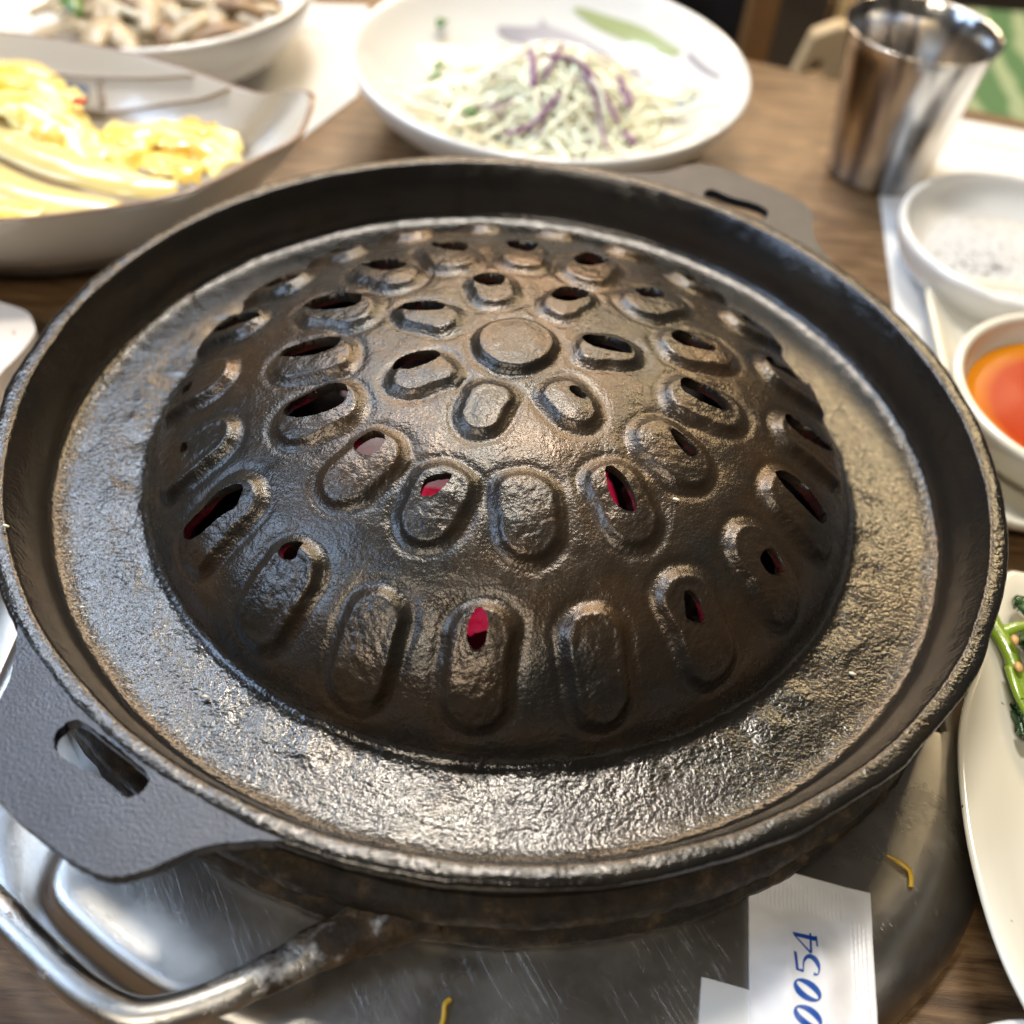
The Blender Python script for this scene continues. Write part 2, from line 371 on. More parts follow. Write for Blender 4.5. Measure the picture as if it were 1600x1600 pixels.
def lump_VF(c, r, sub=2, amp=0.25, sc=1.0, seed=0.0, rot=None):
    bm = bmesh.new(); bmesh.ops.create_icosphere(bm, subdivisions=sub, radius=1.0)
    V = []
    for v in bm.verts:
        d = v.co.normalized(); k = 1 + amp * noise.noise(d * sc * 1.7 + Vector((seed, seed * .7, -seed)))
        q = Vector((d.x * r[0] * k, d.y * r[1] * k, d.z * r[2] * k))
        if rot: q = rot @ q
        V.append((q.x + c[0], q.y + c[1], q.z + c[2]))
    F = [tuple(v.index for v in f.verts) for f in bm.faces]; bm.free(); return V, F

T = -6.0          # table top
HT = -3.9         # top of the steel burner housing

# ------------------------------------------------------------------ table and what lies beyond it
tab = empty("dining_table", (0, 10, T), label="dark brown wood-grain restaurant table carrying the grill and all the dishes", cat="table")
slab("table_top", [(-75, -60), (75, -60), (75, 21.5), (16.4, 36.5), (11.9, 37.8), (-20, 46.2), (-75, 60)], T - 3, T, M_wood, tab, bev=0.3)
for x, y in ((-60, -45), (60, -45), (-45, 40), (45, 20)):
    slab("leg", [(x - 3, y - 3), (x + 3, y - 3), (x + 3, y + 3), (x - 3, y + 3)], -75, T - 3.01, M_brownwood, tab, bev=0.3)
mesh_obj("floor", [(-400, -300, -75), (400, -300, -75), (400, 500, -75), (-400, 500, -75)], [(0, 1, 2, 3)], M_floor, kind="structure")

ch = empty("wooden_chair", (16.5, 62, -75), label="pale wooden chair with a round hole in its board behind the steel cup", cat="chair")
# back board with its hole, upright
def upright_board(name, pts, hole, y, th, mat, parent):
    bm = bmesh.new(); edges = []
    for L in [pts] + ([hole] if hole else []):
        vs = [bm.verts.new((x * S, y * S, z * S)) for x, z in L]
        edges += [bm.edges.new((vs[i], vs[(i + 1) % len(vs)])) for i in range(len(vs))]
    r = bmesh.ops.triangle_fill(bm, edges=edges, use_beauty=True)
    fs = [f for f in r['geom'] if isinstance(f, bmesh.types.BMFace)]
    e = bmesh.ops.extrude_face_region(bm, geom=fs)
    for v in e['geom']:
        if isinstance(v, bmesh.types.BMVert): v.co.y += th * S
    bmesh.ops.recalc_face_normals(bm, faces=bm.faces)
    me = bpy.data.meshes.new(name); bm.to_mesh(me); bm.free(); me.materials.append(mat)
    o = bpy.data.objects.new(name, me); col.objects.link(o); o.parent = parent; o.location = -parent.location
    return bevel(o, 0.25)
hy = 41.5
upright_board("back_board", [(14.6, -22), (14.9, -9), (15.6, -5.9), (17.0, -5.2), (19.5, -5.6), (21, -22)], [(16.35 + .42 * math.cos(a), -8.0 + .55 * math.sin(a)) for a in np.linspace(0, 2 * PI, 16, endpoint=False)], hy, 1.2, M_palewood, ch)
for x in (14.9, 20.2): upright_board("leg", [(x - .8, -75), (x + .8, -75), (x + .8, -22.1), (x - .8, -22.1)], None, hy + .1, 1.0, M_palewood, ch)
tag(slab("seat_cushion", [(23.2, 40), (48, 33), (54, 60), (26.5, 58)], -13, -9.8, M_green, bev=0.8), "green cushion printed with pale curved leaves beyond the table edge", "cushion")
tag(slab("bench", [(21, 40), (52, 31.5), (60, 62), (22, 66)], -16, -13.05, M_brownwood, bev=0.3), "brown wooden bench under the green printed cushion", "bench")
st = empty("brown_chair", (10.5, 46, -75), label="brown wooden chair post standing right behind the salad bowl", cat="chair")
upright_board("leg", [(11.6, -75), (13.8, -75), (14.3, 5), (12.6, 5)], None, 46, 2, M_brownwood, st)
upright_board("leg", [(6.6, -75), (8.4, -75), (8.4, 5), (6.6, 5)], None, 52, 2, M_brownwood, st)
upright_board("seat", [(6, -35), (14.6, -35), (14.6, -32), (6, -32)], None, 47, 30, M_brownwood, st)
V, F = lump_VF((8, 66, -12), (9, 5, 17), 3, 0.5, 1.2, 3.3)
tag(mesh_obj("bag", V, F, M_dark), "black cloth bag on the floor side behind the salad bowl", "bag")
tag(tube("chair_tube", [(17.3, 44.5, -30), (17.4, 44.5, -5), (17.6, 44.5, 8)], 0.35, M_cup, seg=16), "thin shiny metal tube rising behind the pale wooden board", "tube")

# ------------------------------------------------------------------ placemats
tag(slab("placemat", [(-30, 40), (-14.4, 39.0), (-10.2, 39.6), (-9.2, 29.3), (-12.9, 20.4), (-16.0, 13.2), (-30, 17)], T + .02, T + .06, M_paper), "white paper placemat under the mushroom bowl and the leaf-shaped dish", "placemat")
tag(slab("placemat", [(15.9, 14.7), (15.8, 5), (40, 2), (42, 29.5), (22.9, 33.0), (17.7, 33.9)], T + .02, T + .06, M_paper), "white paper placemat under the salt bowl and the red sauce dish", "placemat")
mats = [o for o in col.objects if o.name.startswith("placemat")]
def text(body, loc, rz, size, mat, parent, name, ext=0.002):
    cu = bpy.data.curves.new(name, 'FONT'); cu.body = body; cu.size = size * S; cu.extrude = ext * S; cu.align_x = 'CENTER'; cu.align_y = 'CENTER'
    tmp = bpy.data.objects.new(name, cu); col.objects.link(tmp)
    dg = bpy.context.evaluated_depsgraph_get(); me = bpy.data.meshes.new_from_object(tmp.evaluated_get(dg))
    bpy.data.objects.remove(tmp); me.materials.append(mat)
    o = bpy.data.objects.new(name, me); col.objects.link(o); o.location = Vector(loc) * S; o.rotation_euler = (0, 0, rz); o.parent = parent
    return o
text("-0006A", (24.0, 30.6, T + .066), PI - 0.16, 1.1, M_greyink, mats[1], "printed_text")
text("10204", (-12.85, 35.85, T + .066), PI + 0.13, 1.0, M_greyink, mats[0], "printed_text")

# ------------------------------------------------------------------ steel burner housing
OUT = [(14.6, 0), (14.6, -6), (14.25, -9.4), (13, -12.2), (10.5, -14.8), (7, -17), (2, -18.2), (-3, -17.9), (-8, -16.15), (-11.6, -13.9), (-14, -10.8), (-15, -7), (-15, 0), (-15, 8), (-13, 13), (-8, 15), (0, 15.5), (8, 15), (13, 13), (14.6, 8)]
INN = [(13.0, 0), (13.1, -6), (12.6, -9.2), (11.2, -11.8), (8.6, -14.0), (5, -15.7), (1, -16.6), (-3, -16.7), (-6.5, -15.75), (-9.0, -14.35), (-9.75, -13.5), (-9.7, -12.5), (-9.2, -10.5), (-9.4, -8.6), (-10.5, -7), (-12.9, 0), (-12.9, 6), (-11, 11), (-7, 13), (0, 13.4), (7, 13), (11, 11), (13, 7)]
def polar_r(pts, th):
    D = catmull(pts, 10, True); D = D - np.array((0, -2.0)); a = np.arctan2(D[:, 1], D[:, 0]); r = np.hypot(D[:, 0], D[:, 1])
    o = np.argsort(a); a = a[o]; r = r[o]
    return np.interp(th, np.concatenate((a - 2 * PI, a, a + 2 * PI)), np.concatenate((r, r, r)))
th = np.linspace(-PI, PI, 360, endpoint=False)
ro = polar_r(OUT, th); ri = polar_r(INN, th)
wl = 1 / (1 + np.exp(-(np.cos(th + math.radians(143)) - 0.72) * 14))          # deep pressed step at the left corner
rows = []
hr = 12.4
hole_r = np.array([max(1.0, -(-2.0) * 0 + 0) for _ in th])
# inner hole: circle of radius hr round the pan's axis, seen from (0,-2)
for k, a in enumerate(th):
    bq = -2 * 2.0 * math.sin(a); cq = 4.0 - hr * hr; hole_r[k] = (-bq + math.sqrt(bq * bq - 4 * cq)) / 2
def rowxyz(r, z): return np.stack([r * np.cos(th), r * np.sin(th) - 2.0, np.broadcast_to(z, r.shape)], 1)
rows.append(rowxyz(hole_r, T + .3)); rows.append(rowxyz(hole_r, HT - .1)); rows.append(rowxyz(hole_r + .08, HT))
for t in (0.33, 0.66, 0.9): rows.append(rowxyz(hole_r + (ri - hole_r).clip(.3) * t, HT))
rin = np.maximum(ri, hole_r + .3)
rows.append(rowxyz(rin - .25, HT - .0)); 
for t, zl, zr in ((0.0, -.05, -.02), (.10, -.22, -.05), (.20, -.48, -.12), (.30, -.62, -.22), (.45, -.68, -.42), (.6, -.70, -.70), (.75, -.74, -1.02), (.86, -.86, -1.30), (.93, -1.08, -1.52), (.98, -1.45, -1.75), (1.0, -2.08, -2.08)):
    rows.append(rowxyz(rin + (ro - rin) * t, HT + wl * zl + (1 - wl) * zr))
V = np.concatenate(rows); N = len(th); F = []
for i in range(len(rows) - 1):
    for j in range(N): j2 = (j + 1) % N; F.append((i * N + j, (i + 1) * N + j, (i + 1) * N + j2, i * N + j2))
hs = empty("burner_housing", (0, -2, T), label="brushed stainless steel burner housing with rounded pressed edges under the grill pan", cat="burner")
mesh_obj("steel_plate", V, F, M_steel, hs)
lathe("fire_bowl", [(0.01, T + .25), (6, T + .25), (11, T + .35), (12.3, T + .8), (12.35, HT - .3), (12.33, HT - .3)], M_soot, hs, seg=64)

# ------------------------------------------------------------------ glowing charcoal
random.seed(21)
spots = []
for k in range(900):
    a = random.uniform(0, 2 * PI); r = 8.6 * math.sqrt(random.random()); x, y = r * math.cos(a), r * math.sin(a) * .9 - .7
    if all((x - q[0]) ** 2 + (y - q[1]) ** 2 > 1.9 ** 2 for q in spots): spots.append((x, y))
    if len(spots) > 46: break
for k, (x, y) in enumerate(spots):
    r = (random.uniform(1.1, 1.7), random.uniform(.9, 1.3), random.uniform(.9, 1.3))
    rot = Matrix.Rotation(random.uniform(0, PI), 3, 'Z') @ Matrix.Rotation(random.uniform(-.4, .4), 3, 'X')
    z = -4.3 + random.uniform(-.2, .5) + .9 * math.exp(-(x * x + y * y) / 50)
    V, F = lump_VF((x, y, z), r, 3, 0.55, 1.3, k * 3.1, rot)
    cold = y > 6.0 or x > 4.8 or (x > -1.0 and y > 1.8) or x < -5.9
    hot = math.hypot(x + 4.8, y + 2.0) < 2.1
    ash = not hot and ((k % 6 == 3) or (x < -1 and y > .3))
    tag(mesh_obj("charcoal_lump", V, F, M_soot if cold else M_ash if ash else M_ember, loc=(x, y, z)),
        "black unlit lump of charcoal under the edge of the domed grill" if cold else
        "lump of charcoal covered in pale ash under the domed grill" if ash else "red glowing lump of charcoal seen through the holes of the domed grill", "charcoal",
        "unlit charcoal under the grill" if cold else "ash-covered charcoal under the grill" if ash else "glowing charcoal under the grill")

# ------------------------------------------------------------------ pot ring with its loop handle
def crusty(amp, sc=1.6):
    def f(q):
        k = amp * (nz(q, sc) + .5 * nz(q, sc * 3, 5)); r = math.hypot(q[0], q[1]) + 1e-6
        return (q[0] * (1 + k / r), q[1] * (1 + k / r), q[2] + .4 * amp * nz(q, sc * 1.7, 9))
    return f
rg = empty("pot_ring", (0, 0, HT), label="soot-crusted iron support ring with a looped steel rod handle under the grill pan", cat="ring")
lathe("ring", [(12.9, -3.8), (13.0, -2.35), (13.4, -2.05), (13.8, -1.95), (14.1, -2.05), (14.28, -2.3), (14.32, -2.55), (14.18, -2.82), (13.93, -2.98), (13.95, -3.08), (14.2, -3.2), (14.32, -3.42), (14.3, -3.7), (14.2, -3.88), (13.2, -3.9)], M_crust, rg, seg=540, wob=crusty(.06, 2.2), closed=True)
H = [(-.6, -13.7, -3.0, .62), (-1.8, -14.2, -3.05, .66), (-2.9, -14.75, -3.1, .56), (-4.0, -15.45, -3.15, .44), (-5.2, -16.15, -3.15, .40), (-6.2, -16.55, -3.15, .40), (-6.95, -16.6, -3.15, .40), (-8.0, -16.2, -3.15, .40), (-9.2, -15.45, -3.15, .40), (-10.3, -14.7, -3.15, .40), (-11.6, -13.8, -3.15, .40), (-12.3, -13.0, -3.15, .40), (-12.45, -12.0, -3.15, .40), (-12.3, -10.6, -3.15, .40), (-12.2, -8.8, -3.15, .42), (-12.1, -7.0, -3.1, .5)]
P = catmull([h[:3] for h in H], 8); rd = np.interp(np.arange(len(P)) / 8, range(len(H)), [h[3] for h in H])
def rod_wob(q):
    k = min(1, max(0, (q[0] + 5.2) / 2.2)) * .14
    return (q[0] + k * nz(q, 1.6), q[1] + k * nz(q, 1.6, 3), q[2] + .7 * k * nz(q, 2.0, 7))
tube("handle_rod", P, rd, M_rod, rg, seg=28, flat=.8, wob=rod_wob)

# ------------------------------------------------------------------ the cast-iron grill pan
pan = empty("grill_pan", (0, 0, -2.4), label="large round black cast-iron grill pan with a perforated dome and two slotted lugs", cat="grill pan")
Z0 = -1.95; RD = 10.46; HD = 4.5; A_, B_ = 2.3, 1.75
ph = np.linspace(0, PI / 2, 4000)
pr = RD * np.sin(ph) ** (2 / A_); pz = Z0 + HD * np.cos(ph) ** (2 / B_)
pr = np.concatenate((pr, np.linspace(RD, RD + 1.44, 300)[1:])); pz = np.concatenate((pz, np.full(299, Z0)))
s = np.concatenate(([0], np.cumsum(np.hypot(np.diff(pr), np.diff(pz))))); L = s[-1]
su = np.linspace(0, L, 1200); pr = np.interp(su, s, pr); pz = np.interp(su, s, pz)
kw = 60; kern = np.hanning(2 * kw + 1); kern /= kern.sum()
prs = np.convolve(np.pad(pr, kw, mode='reflect', reflect_type='odd'), kern, 'valid'); pzs = np.convolve(np.pad(pz, kw, mode='edge'), kern, 'valid')
sb = 0.74 * L; bl = np.clip((su - sb) / (0.05 * L), 0, 1)
pr = pr * (1 - bl) + prs * bl; pz = pz * (1 - bl) + pzs * bl
def s_of_r(r): return float(np.interp(r, pr[:1150], su[:1150]))
BOSS = [(0, 0, 0, 0, 1.12, .20)]
B1 = [(2.62, -104), (2.60, -52), (2.61, 6), (2.75, 59), (2.80, 107), (2.75, 157), (2.80, -149)]
B2 = [(5.80, -106), (5.73, -83), (5.83, -58), (5.38, -35), (5.46, -11), (5.44, 14), (5.26, 39), (5.20, 66), (5.15, 90), (5.27, 116), (5.45, 139), (5.44, 163), (5.55, -173), (5.72, -151), (5.84, -128)]
B3 = [(8.99, -125), (9.10, -108), (8.93, -91), (8.97, -73), (8.80, -55), (8.70, -38), (8.60, -22), (8.55, -5), (8.60, 13), (8.60, 31), (8.55, 48), (8.55, 66), (8.55, 83), (8.55, 100), (8.55, 117), (8.6, 134), (8.75, 150), (8.76, 166), (8.85, -177), (8.80, -159), (8.84, -143)]
for r, t in B1: BOSS.append((r, math.radians(t), -.27, .27, .68, .115))
for r, t in B2: BOSS.append((r, math.radians(t), -.42, .42, .82, .145))
for r, t in B3: BOSS.append((r, math.radians(t), -.42, 1.05, .80, .20))
HOLES = [
 [(-3.29,-1.05),(-3.01,-0.66),(-2.32,-0.39),(-2.05,-0.52),(-2.07,-0.92),(-2.61,-1.29),(-3.12,-1.34)],
 [(-3.44,1.62),(-3.20,1.87),(-2.36,1.82),(-2.08,1.47),(-2.30,1.21),(-3.04,1.16),(-3.41,1.37)],
 [(-1.44,3.25),(-1.18,3.58),(-0.67,3.50),(-0.47,3.16),(-0.59,2.78),(-1.04,2.66),(-1.38,2.89)],
 [(-6.30,2.06),(-5.93,2.57),(-5.19,2.50),(-4.65,2.25),(-4.56,1.65),(-5.01,1.40),(-5.73,1.49),(-6.22,1.83)],
 [(-4.95,4.32),(-4.58,4.64),(-3.97,4.49),(-3.49,3.93),(-3.69,3.50),(-4.19,3.47),(-4.77,3.90)],
 [(-2.89,5.44),(-2.63,5.90),(-2.01,5.71),(-1.74,5.21),(-1.85,4.74),(-2.37,4.78),(-2.81,5.10)],
 [(-6.56,-0.29),(-6.44,0.10),(-5.64,0.29),(-5.02,0.24),(-4.83,-0.06),(-4.97,-0.45),(-5.60,-0.66),(-6.31,-0.53)],
 [(-5.98,-2.50),(-5.72,-2.17),(-4.99,-1.88),(-4.47,-1.87),(-4.28,-2.16),(-4.35,-2.59),(-4.75,-2.88),(-5.31,-2.97),(-5.78,-2.86)],
 [(-3.86,-3.95),(-3.65,-3.66),(-3.30,-3.52),(-3.09,-3.71),(-3.10,-4.05),(-3.40,-4.33),(-3.73,-4.18)],
 [(-8.04,-5.36),(-7.58,-5.06),(-7.17,-4.76),(-6.79,-4.70),(-6.54,-4.79),(-6.54,-5.11),(-6.66,-5.34),(-7.03,-5.45),(-7.45,-5.69),(-7.88,-5.66)],
 [(-5.29,-6.65),(-5.20,-6.46),(-4.84,-6.41),(-4.73,-6.52),(-4.81,-6.80),(-4.94,-6.88),(-5.17,-6.82)],
 [(-1.98,-5.24),(-1.84,-4.93),(-1.25,-4.80),(-1.42,-5.18),(-1.69,-5.46),(-1.96,-5.44)],
 [(-0.49,-8.59),(-0.44,-8.22),(-0.27,-7.98),(-0.06,-8.12),(-0.01,-8.48),(-0.10,-8.77),(-0.32,-8.81)],
 [(0.90,2.60),(1.23,3.11),(1.86,3.17),(2.00,2.76),(1.71,2.38),(1.33,2.17),(0.98,2.27)],
 [(1.85,0.66),(2.10,0.84),(3.07,0.69),(3.26,0.39),(3.07,0.16),(2.26,0.17),(1.93,0.38)],
 [(1.51,-1.55),(1.72,-1.45),(2.01,-1.79),(1.98,-1.96),(1.66,-1.81)],
 [(3.43,3.73),(3.88,4.06),(4.31,3.69),(4.17,3.39),(3.60,3.23)],
 [(1.54,5.04),(1.87,5.66),(2.55,5.95),(2.68,5.45),(2.35,4.79),(1.78,4.57)],
 [(-0.56,5.61),(-0.38,6.26),(0.37,6.29),(0.42,5.64),(0.16,4.99),(-0.38,5.18)],
 [(4.44,1.64),(4.81,1.89),(5.35,1.63),(5.78,1.47),(5.56,1.25),(4.92,1.16),(4.50,1.28)],
 [(4.62,-0.43),(4.85,-0.28),(5.61,-0.45),(6.01,-0.79),(5.92,-1.11),(5.42,-1.15),(4.75,-0.96),(4.60,-0.70)],
 [(4.26,-2.42),(4.46,-2.41),(4.88,-2.71),(5.04,-2.96),(4.77,-3.18),(4.45,-2.89)],
 [(2.56,-4.05),(2.75,-4.01),(3.07,-4.29),(3.31,-4.72),(3.39,-5.11),(3.13,-5.24),(2.79,-5.03),(2.62,-4.54)],
 [(7.46,2.28),(7.85,2.63),(9.00,3.42),(9.10,2.63),(8.49,2.04),(7.55,1.90)],
 [(7.76,-0.27),(8.18,-0.02),(9.02,0.03),(9.43,-0.16),(9.22,-0.56),(8.35,-0.79),(7.81,-0.61)],
 [(7.27,-2.61),(7.56,-2.46),(8.35,-2.62),(8.82,-2.95),(8.83,-3.21),(8.52,-3.42),(7.72,-3.16),(7.33,-2.87)],
 [(6.71,-5.24),(6.95,-4.96),(7.19,-4.93),(7.41,-5.19),(7.35,-5.46),(6.96,-5.58),(6.71,-5.44)],
 [(4.66,-6.80),(4.91,-6.73),(5.13,-6.91),(5.26,-7.27),(4.78,-7.38),(4.71,-7.10)],
]
# --- grid: concentric square-to-disc map, radius -> arc length
NG = 500
g = np.linspace(-1, 1, NG)
X, Y = np.meshgrid(g, g, indexing='ij')
big = np.abs(X) > np.abs(Y)
rr = np.where(big, X, Y); xs = np.where(X == 0, 1e-9, X); ys = np.where(Y == 0, 1e-9, Y)
tt = np.where(big, PI / 4 * (Y / xs), PI / 2 - PI / 4 * (X / ys))
rho = np.abs(rr); TH = np.where(rr < 0, tt + PI, tt)
sg = rho * L
Rg = np.interp(sg, su, pr); Zg = np.interp(sg, su, pz)
dr = np.gradient(pr, su); dz = np.gradient(pz, su)
nr = -np.interp(sg, su, dz); nzv = np.interp(sg, su, dr)
nl = np.hypot(nr, nzv); nr /= nl; nzv /= nl
ct, st_ = np.cos(TH), np.sin(TH)
hgt = np.zeros_like(Rg); bid = np.full(Rg.shape, -1, int); bestd = np.full(Rg.shape, 9.0)
def sstep(x): x = np.clip(x, 0, 1); return x * x * (3 - 2 * x)
rnd = random.Random(4)
for k, (r, t, l0, l1, wd, hh) in enumerate(BOSS):
    if k == 0:
        d = np.hypot(Rg * ct - .0, Rg * st_ - .02)
        ang = TH
    else:
        sc_ = s_of_r(r); dth = (TH - t + PI) % (2 * PI) - PI
        u = sg - sc_; v = Rg * dth
        uc = np.clip(u, l0, l1)
        taper = 1 + .04 * np.sin(3.1 * k)
        d = np.hypot(u - uc, v / taper)
        ang = np.arctan2(v, u)
    e = wd + .026 * np.sin(2 * ang + k * 2.1) + .018 * np.sin(3 * ang + k) + .008 * np.sin(9 * ang + 2 * k) - d
    slope = 0.33 if k else .22
    top = hh * sstep((e + .10) / slope)
    top -= (.022 + .022 * math.sin(k * 1.7)) * sstep((e - .26) / .16) * (0 if k == 0 else 1 if r > 7 else .3 + .3 * math.sin(k * 2.7))       # shallow sunken face
    top += .05 * sstep(e / .62)
    top += .012 * np.exp(-((e - .17) / .07) ** 2)                             # raised bead
    if r > 7:                                                            # outer bosses run out into the skirt
        top *= 1 - .55 * sstep((u - .9) / 1.0)
    grv = -.03 * np.exp(-((e + .20) / .12) ** 2)
    hgt = np.where(e > -.10, np.maximum(hgt, top), hgt + grv * (hgt <= 0.0001))
    m_ = e > -.06
    bid = np.where(m_, k, bid)
# casting irregularity
P3 = np.stack([Rg * ct, Rg * st_, Zg], -1)
flat = P3.reshape(-1, 3)
irr = np.fromiter((noise.noise(Vector((q[0] * 1.1, q[1] * 1.1, q[2] * 1.1))) * .035 + noise.noise(Vector((q[0] * 3.3, q[1] * 3.3, q[2] * 3.3 + 7))) * .009 + noise.noise(Vector((q[0] * 8, q[1] * 8, q[2] * 8 - 7))) * .006 for q in flat), float, len(flat)).reshape(Rg.shape)
fade = 1 - sstep((rho - .97) / .03)
tex = np.fromiter((noise.noise(Vector((q[0] * 5, q[1] * 5, q[2] * 5 + 3))) * .013 + noise.noise(Vector((q[0] * 12, q[1] * 12, q[2] * 12 - 3))) * .012 for q in flat), float, len(flat)).reshape(Rg.shape)
hgt = (hgt + irr + tex * (bid > 0) * np.clip((Rg - 1.5) / 5, .35, 1)) * fade
PX = (Rg + nr * hgt) * ct; PY = (Rg + nr * hgt) * st_; PZ = Zg + nzv * hgt
PV = np.stack([PX, PY, PZ], -1)
# --- cut the holes: ragged polygons in plan, vertices snapped on to the rims
def ragged(poly, seed):
    r_ = random.Random(seed); D = catmull([(x, y) for x, y in poly], 3, True) if len(poly) > 3 else np.array(poly)
    out = []
    for i in range(len(D)):
        a, b = D[i], D[(i + 1) % len(D)]; n = max(1, int(np.linalg.norm(b - a) / .11))
        for k in range(n): out.append(a + (b - a) * k / n + np.array((r_.uniform(-.014, .014), r_.uniform(-.014, .014))))
    return np.array(out)
def auto_hole(r, t, a, b, seed):
    r_ = random.Random(seed); t = math.radians(t); o = []
    for k in range(9):
        q = 2 * PI * k / 9; u = a * math.cos(q) * r_.uniform(.85, 1.1); v = b * math.sin(q) * r_.uniform(.85, 1.1)
        o.append(((r + u) * math.cos(t) - v * math.sin(t), (r + u) * math.sin(t) + v * math.cos(t)))
    return o
for r, t, a, b in ((8.55, 31, .55, .30), (8.5, 48, .6, .32), (8.45, 66, .5, .32), (8.4, 83, .45, .35), (8.4, 100, .5, .35), (8.4, 117, .55, .34), (8.45, 134, .6, .32), (8.6, 150, .65, .34), (8.6, 166, .75, .34), (9.2, -177, .18, .22), (9.1, -161, .10, .22)):
    HOLES.append(auto_hole(r, t, a, b, int(r * 10 + t)))
inside = np.zeros(Rg.shape, bool); snap = PV.copy()
XY = np.stack([Rg * ct, Rg * st_], -1)
hole_of = np.full(Rg.shape, -1, int)
for hi, poly in enumerate(HOLES):
    D = ragged(poly, hi); c0 = D.min(0) - .1; c1 = D.max(0) + .1
    idx = np.argwhere((XY[..., 0] > c0[0]) & (XY[..., 0] < c1[0]) & (XY[..., 1] > c0[1]) & (XY[..., 1] < c1[1]))
    Q = XY[idx[:, 0], idx[:, 1]]
    A = D; Bq = np.roll(D, -1, 0); ins = np.zeros(len(Q), bool)
    for a, b in zip(A, Bq):
        c = (a[1] > Q[:, 1]) != (b[1] > Q[:, 1])
        ins ^= c & (Q[:, 0] < (b[0] - a[0]) * (Q[:, 1] - a[1]) / (b[1] - a[1] + 1e-12) + a[0])
    for (i, j), q, f_ in zip(idx, Q, ins):
        if f_:
            inside[i, j] = True; hole_of[i, j] = hi
            ab = Bq - A; tq = np.clip(((q - A) * ab).sum(1) / ((ab ** 2).sum(1) + 1e-12), 0, 1)
            near = A + ab * tq[:, None]; kk = np.argmin(((near - q) ** 2).sum(1)); snap[i, j, :2] = PV[i, j, :2] + (near[kk] - q)
idg = np.arange(NG * NG).reshape(NG, NG)
q4 = np.stack([idg[:-1, :-1], idg[1:, :-1], idg[1:, 1:], idg[:-1, 1:]], -1).reshape(-1, 4)
insf = inside.reshape(-1); keep = ~insf[q4].all(1)
corner = (rho.reshape(-1) >= 2)
q4k = q4[keep]
PVf = PV.reshape(-1, 3).copy(); used = np.zeros(NG * NG, bool); used[q4k.reshape(-1)] = True
mv = used & insf; PVf[mv] = snap.reshape(-1, 3)[mv]
# vertex normals of the whole surface
e1 = PVf[q4k[:, 2]] - PVf[q4k[:, 0]]; e2 = PVf[q4k[:, 3]] - PVf[q4k[:, 1]]; fn = np.cross(e1, e2)
if fn[:, 2].mean() < 0: q4k = q4k[:, ::-1]; fn = -fn
VN = np.zeros_like(PVf)
for c in range(4): np.add.at(VN, q4k[:, c], fn)
VN /= (np.linalg.norm(VN, axis=1, keepdims=True) + 1e-12)
fb = bid.reshape(-1)[q4k]; fid = np.where((fb == fb[:, :1]).all(1), fb[:, 0], -1)
fid = np.where((fb >= 0).all(1), fb[:, 0], -1)
# hole walls: edges used once, away from the outer border
def add_part(name, faces, extra_wall_edges, parent, mat, **k):
    vid = np.unique(faces); remap = np.full(NG * NG, -1); remap[vid] = np.arange(len(vid))
    V = PVf[vid]; N_ = VN[vid]; Fl = remap[faces].tolist()
    if len(extra_wall_edges):
        vl = V.tolist(); nl_ = N_.tolist(); mp1 = {}; mp2 = {}
        for a, b in extra_wall_edges:
            for v in (a, b):
                if v not in mp1:
                    hi = hole_of.reshape(-1)[v]; hc = cent[hi] if hi >= 0 else PVf[v][:2]
                    ow = np.array([hc[0] - PVf[v][0], hc[1] - PVf[v][1], 0]); ow = -ow / (np.linalg.norm(ow) + 1e-9)
                    inw = -ow
                    mp1[v] = len(vl); vl.append(PVf[v].tolist()); nl_.append((inw * .7 + VN[v] * .5).tolist())
                    p2 = PVf[v] - (hnorm[hi] if hi >= 0 else VN[v]) * .34 + ow * .03
                    mp2[v] = len(vl); vl.append(p2.tolist()); nl_.append(inw.tolist())
            Fl.append([mp1[b], mp1[a], mp2[a], mp2[b]])
        V = np.array(vl); N_ = np.array(nl_)
        N_ = N_ / (np.linalg.norm(N_, axis=1, keepdims=True) + 1e-9)
    return mesh_obj(name, V, Fl, mat, parent, normals=N_.tolist(), **k)
cent = [np.array(p_).mean(0) for p_ in HOLES]
hnorm = []
for c_ in cent:
    r_ = math.hypot(c_[0], c_[1]); s_ = s_of_r(r_); a_r = -float(np.interp(s_, su, dz)); a_z = float(np.interp(s_, su, dr)); l_ = math.hypot(a_r, a_z)
    hnorm.append(np.array((a_r / l_ * c_[0] / r_, a_r / l_ * c_[1] / r_, a_z / l_)))
ed = {}
for c in range(4):
    a_, b_ = q4k[:, c], q4k[:, (c + 1) % 4]
    m_ = insf[a_] & insf[b_]
    for a, b, f_ in zip(a_[m_], b_[m_], np.nonzero(m_)[0]): ed.setdefault((min(a, b), max(a, b)), []).append((a, b, f_))
walls = {}
for k_, l_ in ed.items():
    if len(l_) == 1: walls.setdefault(int(fid[l_[0][2]]), []).append((int(l_[0][0]), int(l_[0][1])))
dm = add_part("dome", q4k[fid == -1], walls.get(-1, []), pan, M_dome)
dm.data.materials.append(M_pan)                       # the skirt has the same coarse grain as the trough
rv = np.hypot(PVf[:, 0], PVf[:, 1]); skirt = rv[q4k[fid == -1]].mean(1) > 10.45
mi_ = np.zeros(len(dm.data.polygons), dtype=np.int32); mi_[:len(skirt)] = skirt; dm.data.polygons.foreach_set("material_index", mi_)
for k in range(len(BOSS)):
    fk = q4k[fid == k]
    if len(fk): add_part("centre_boss" if k == 0 else "boss", fk, walls.get(k, []), pan, M_dome)

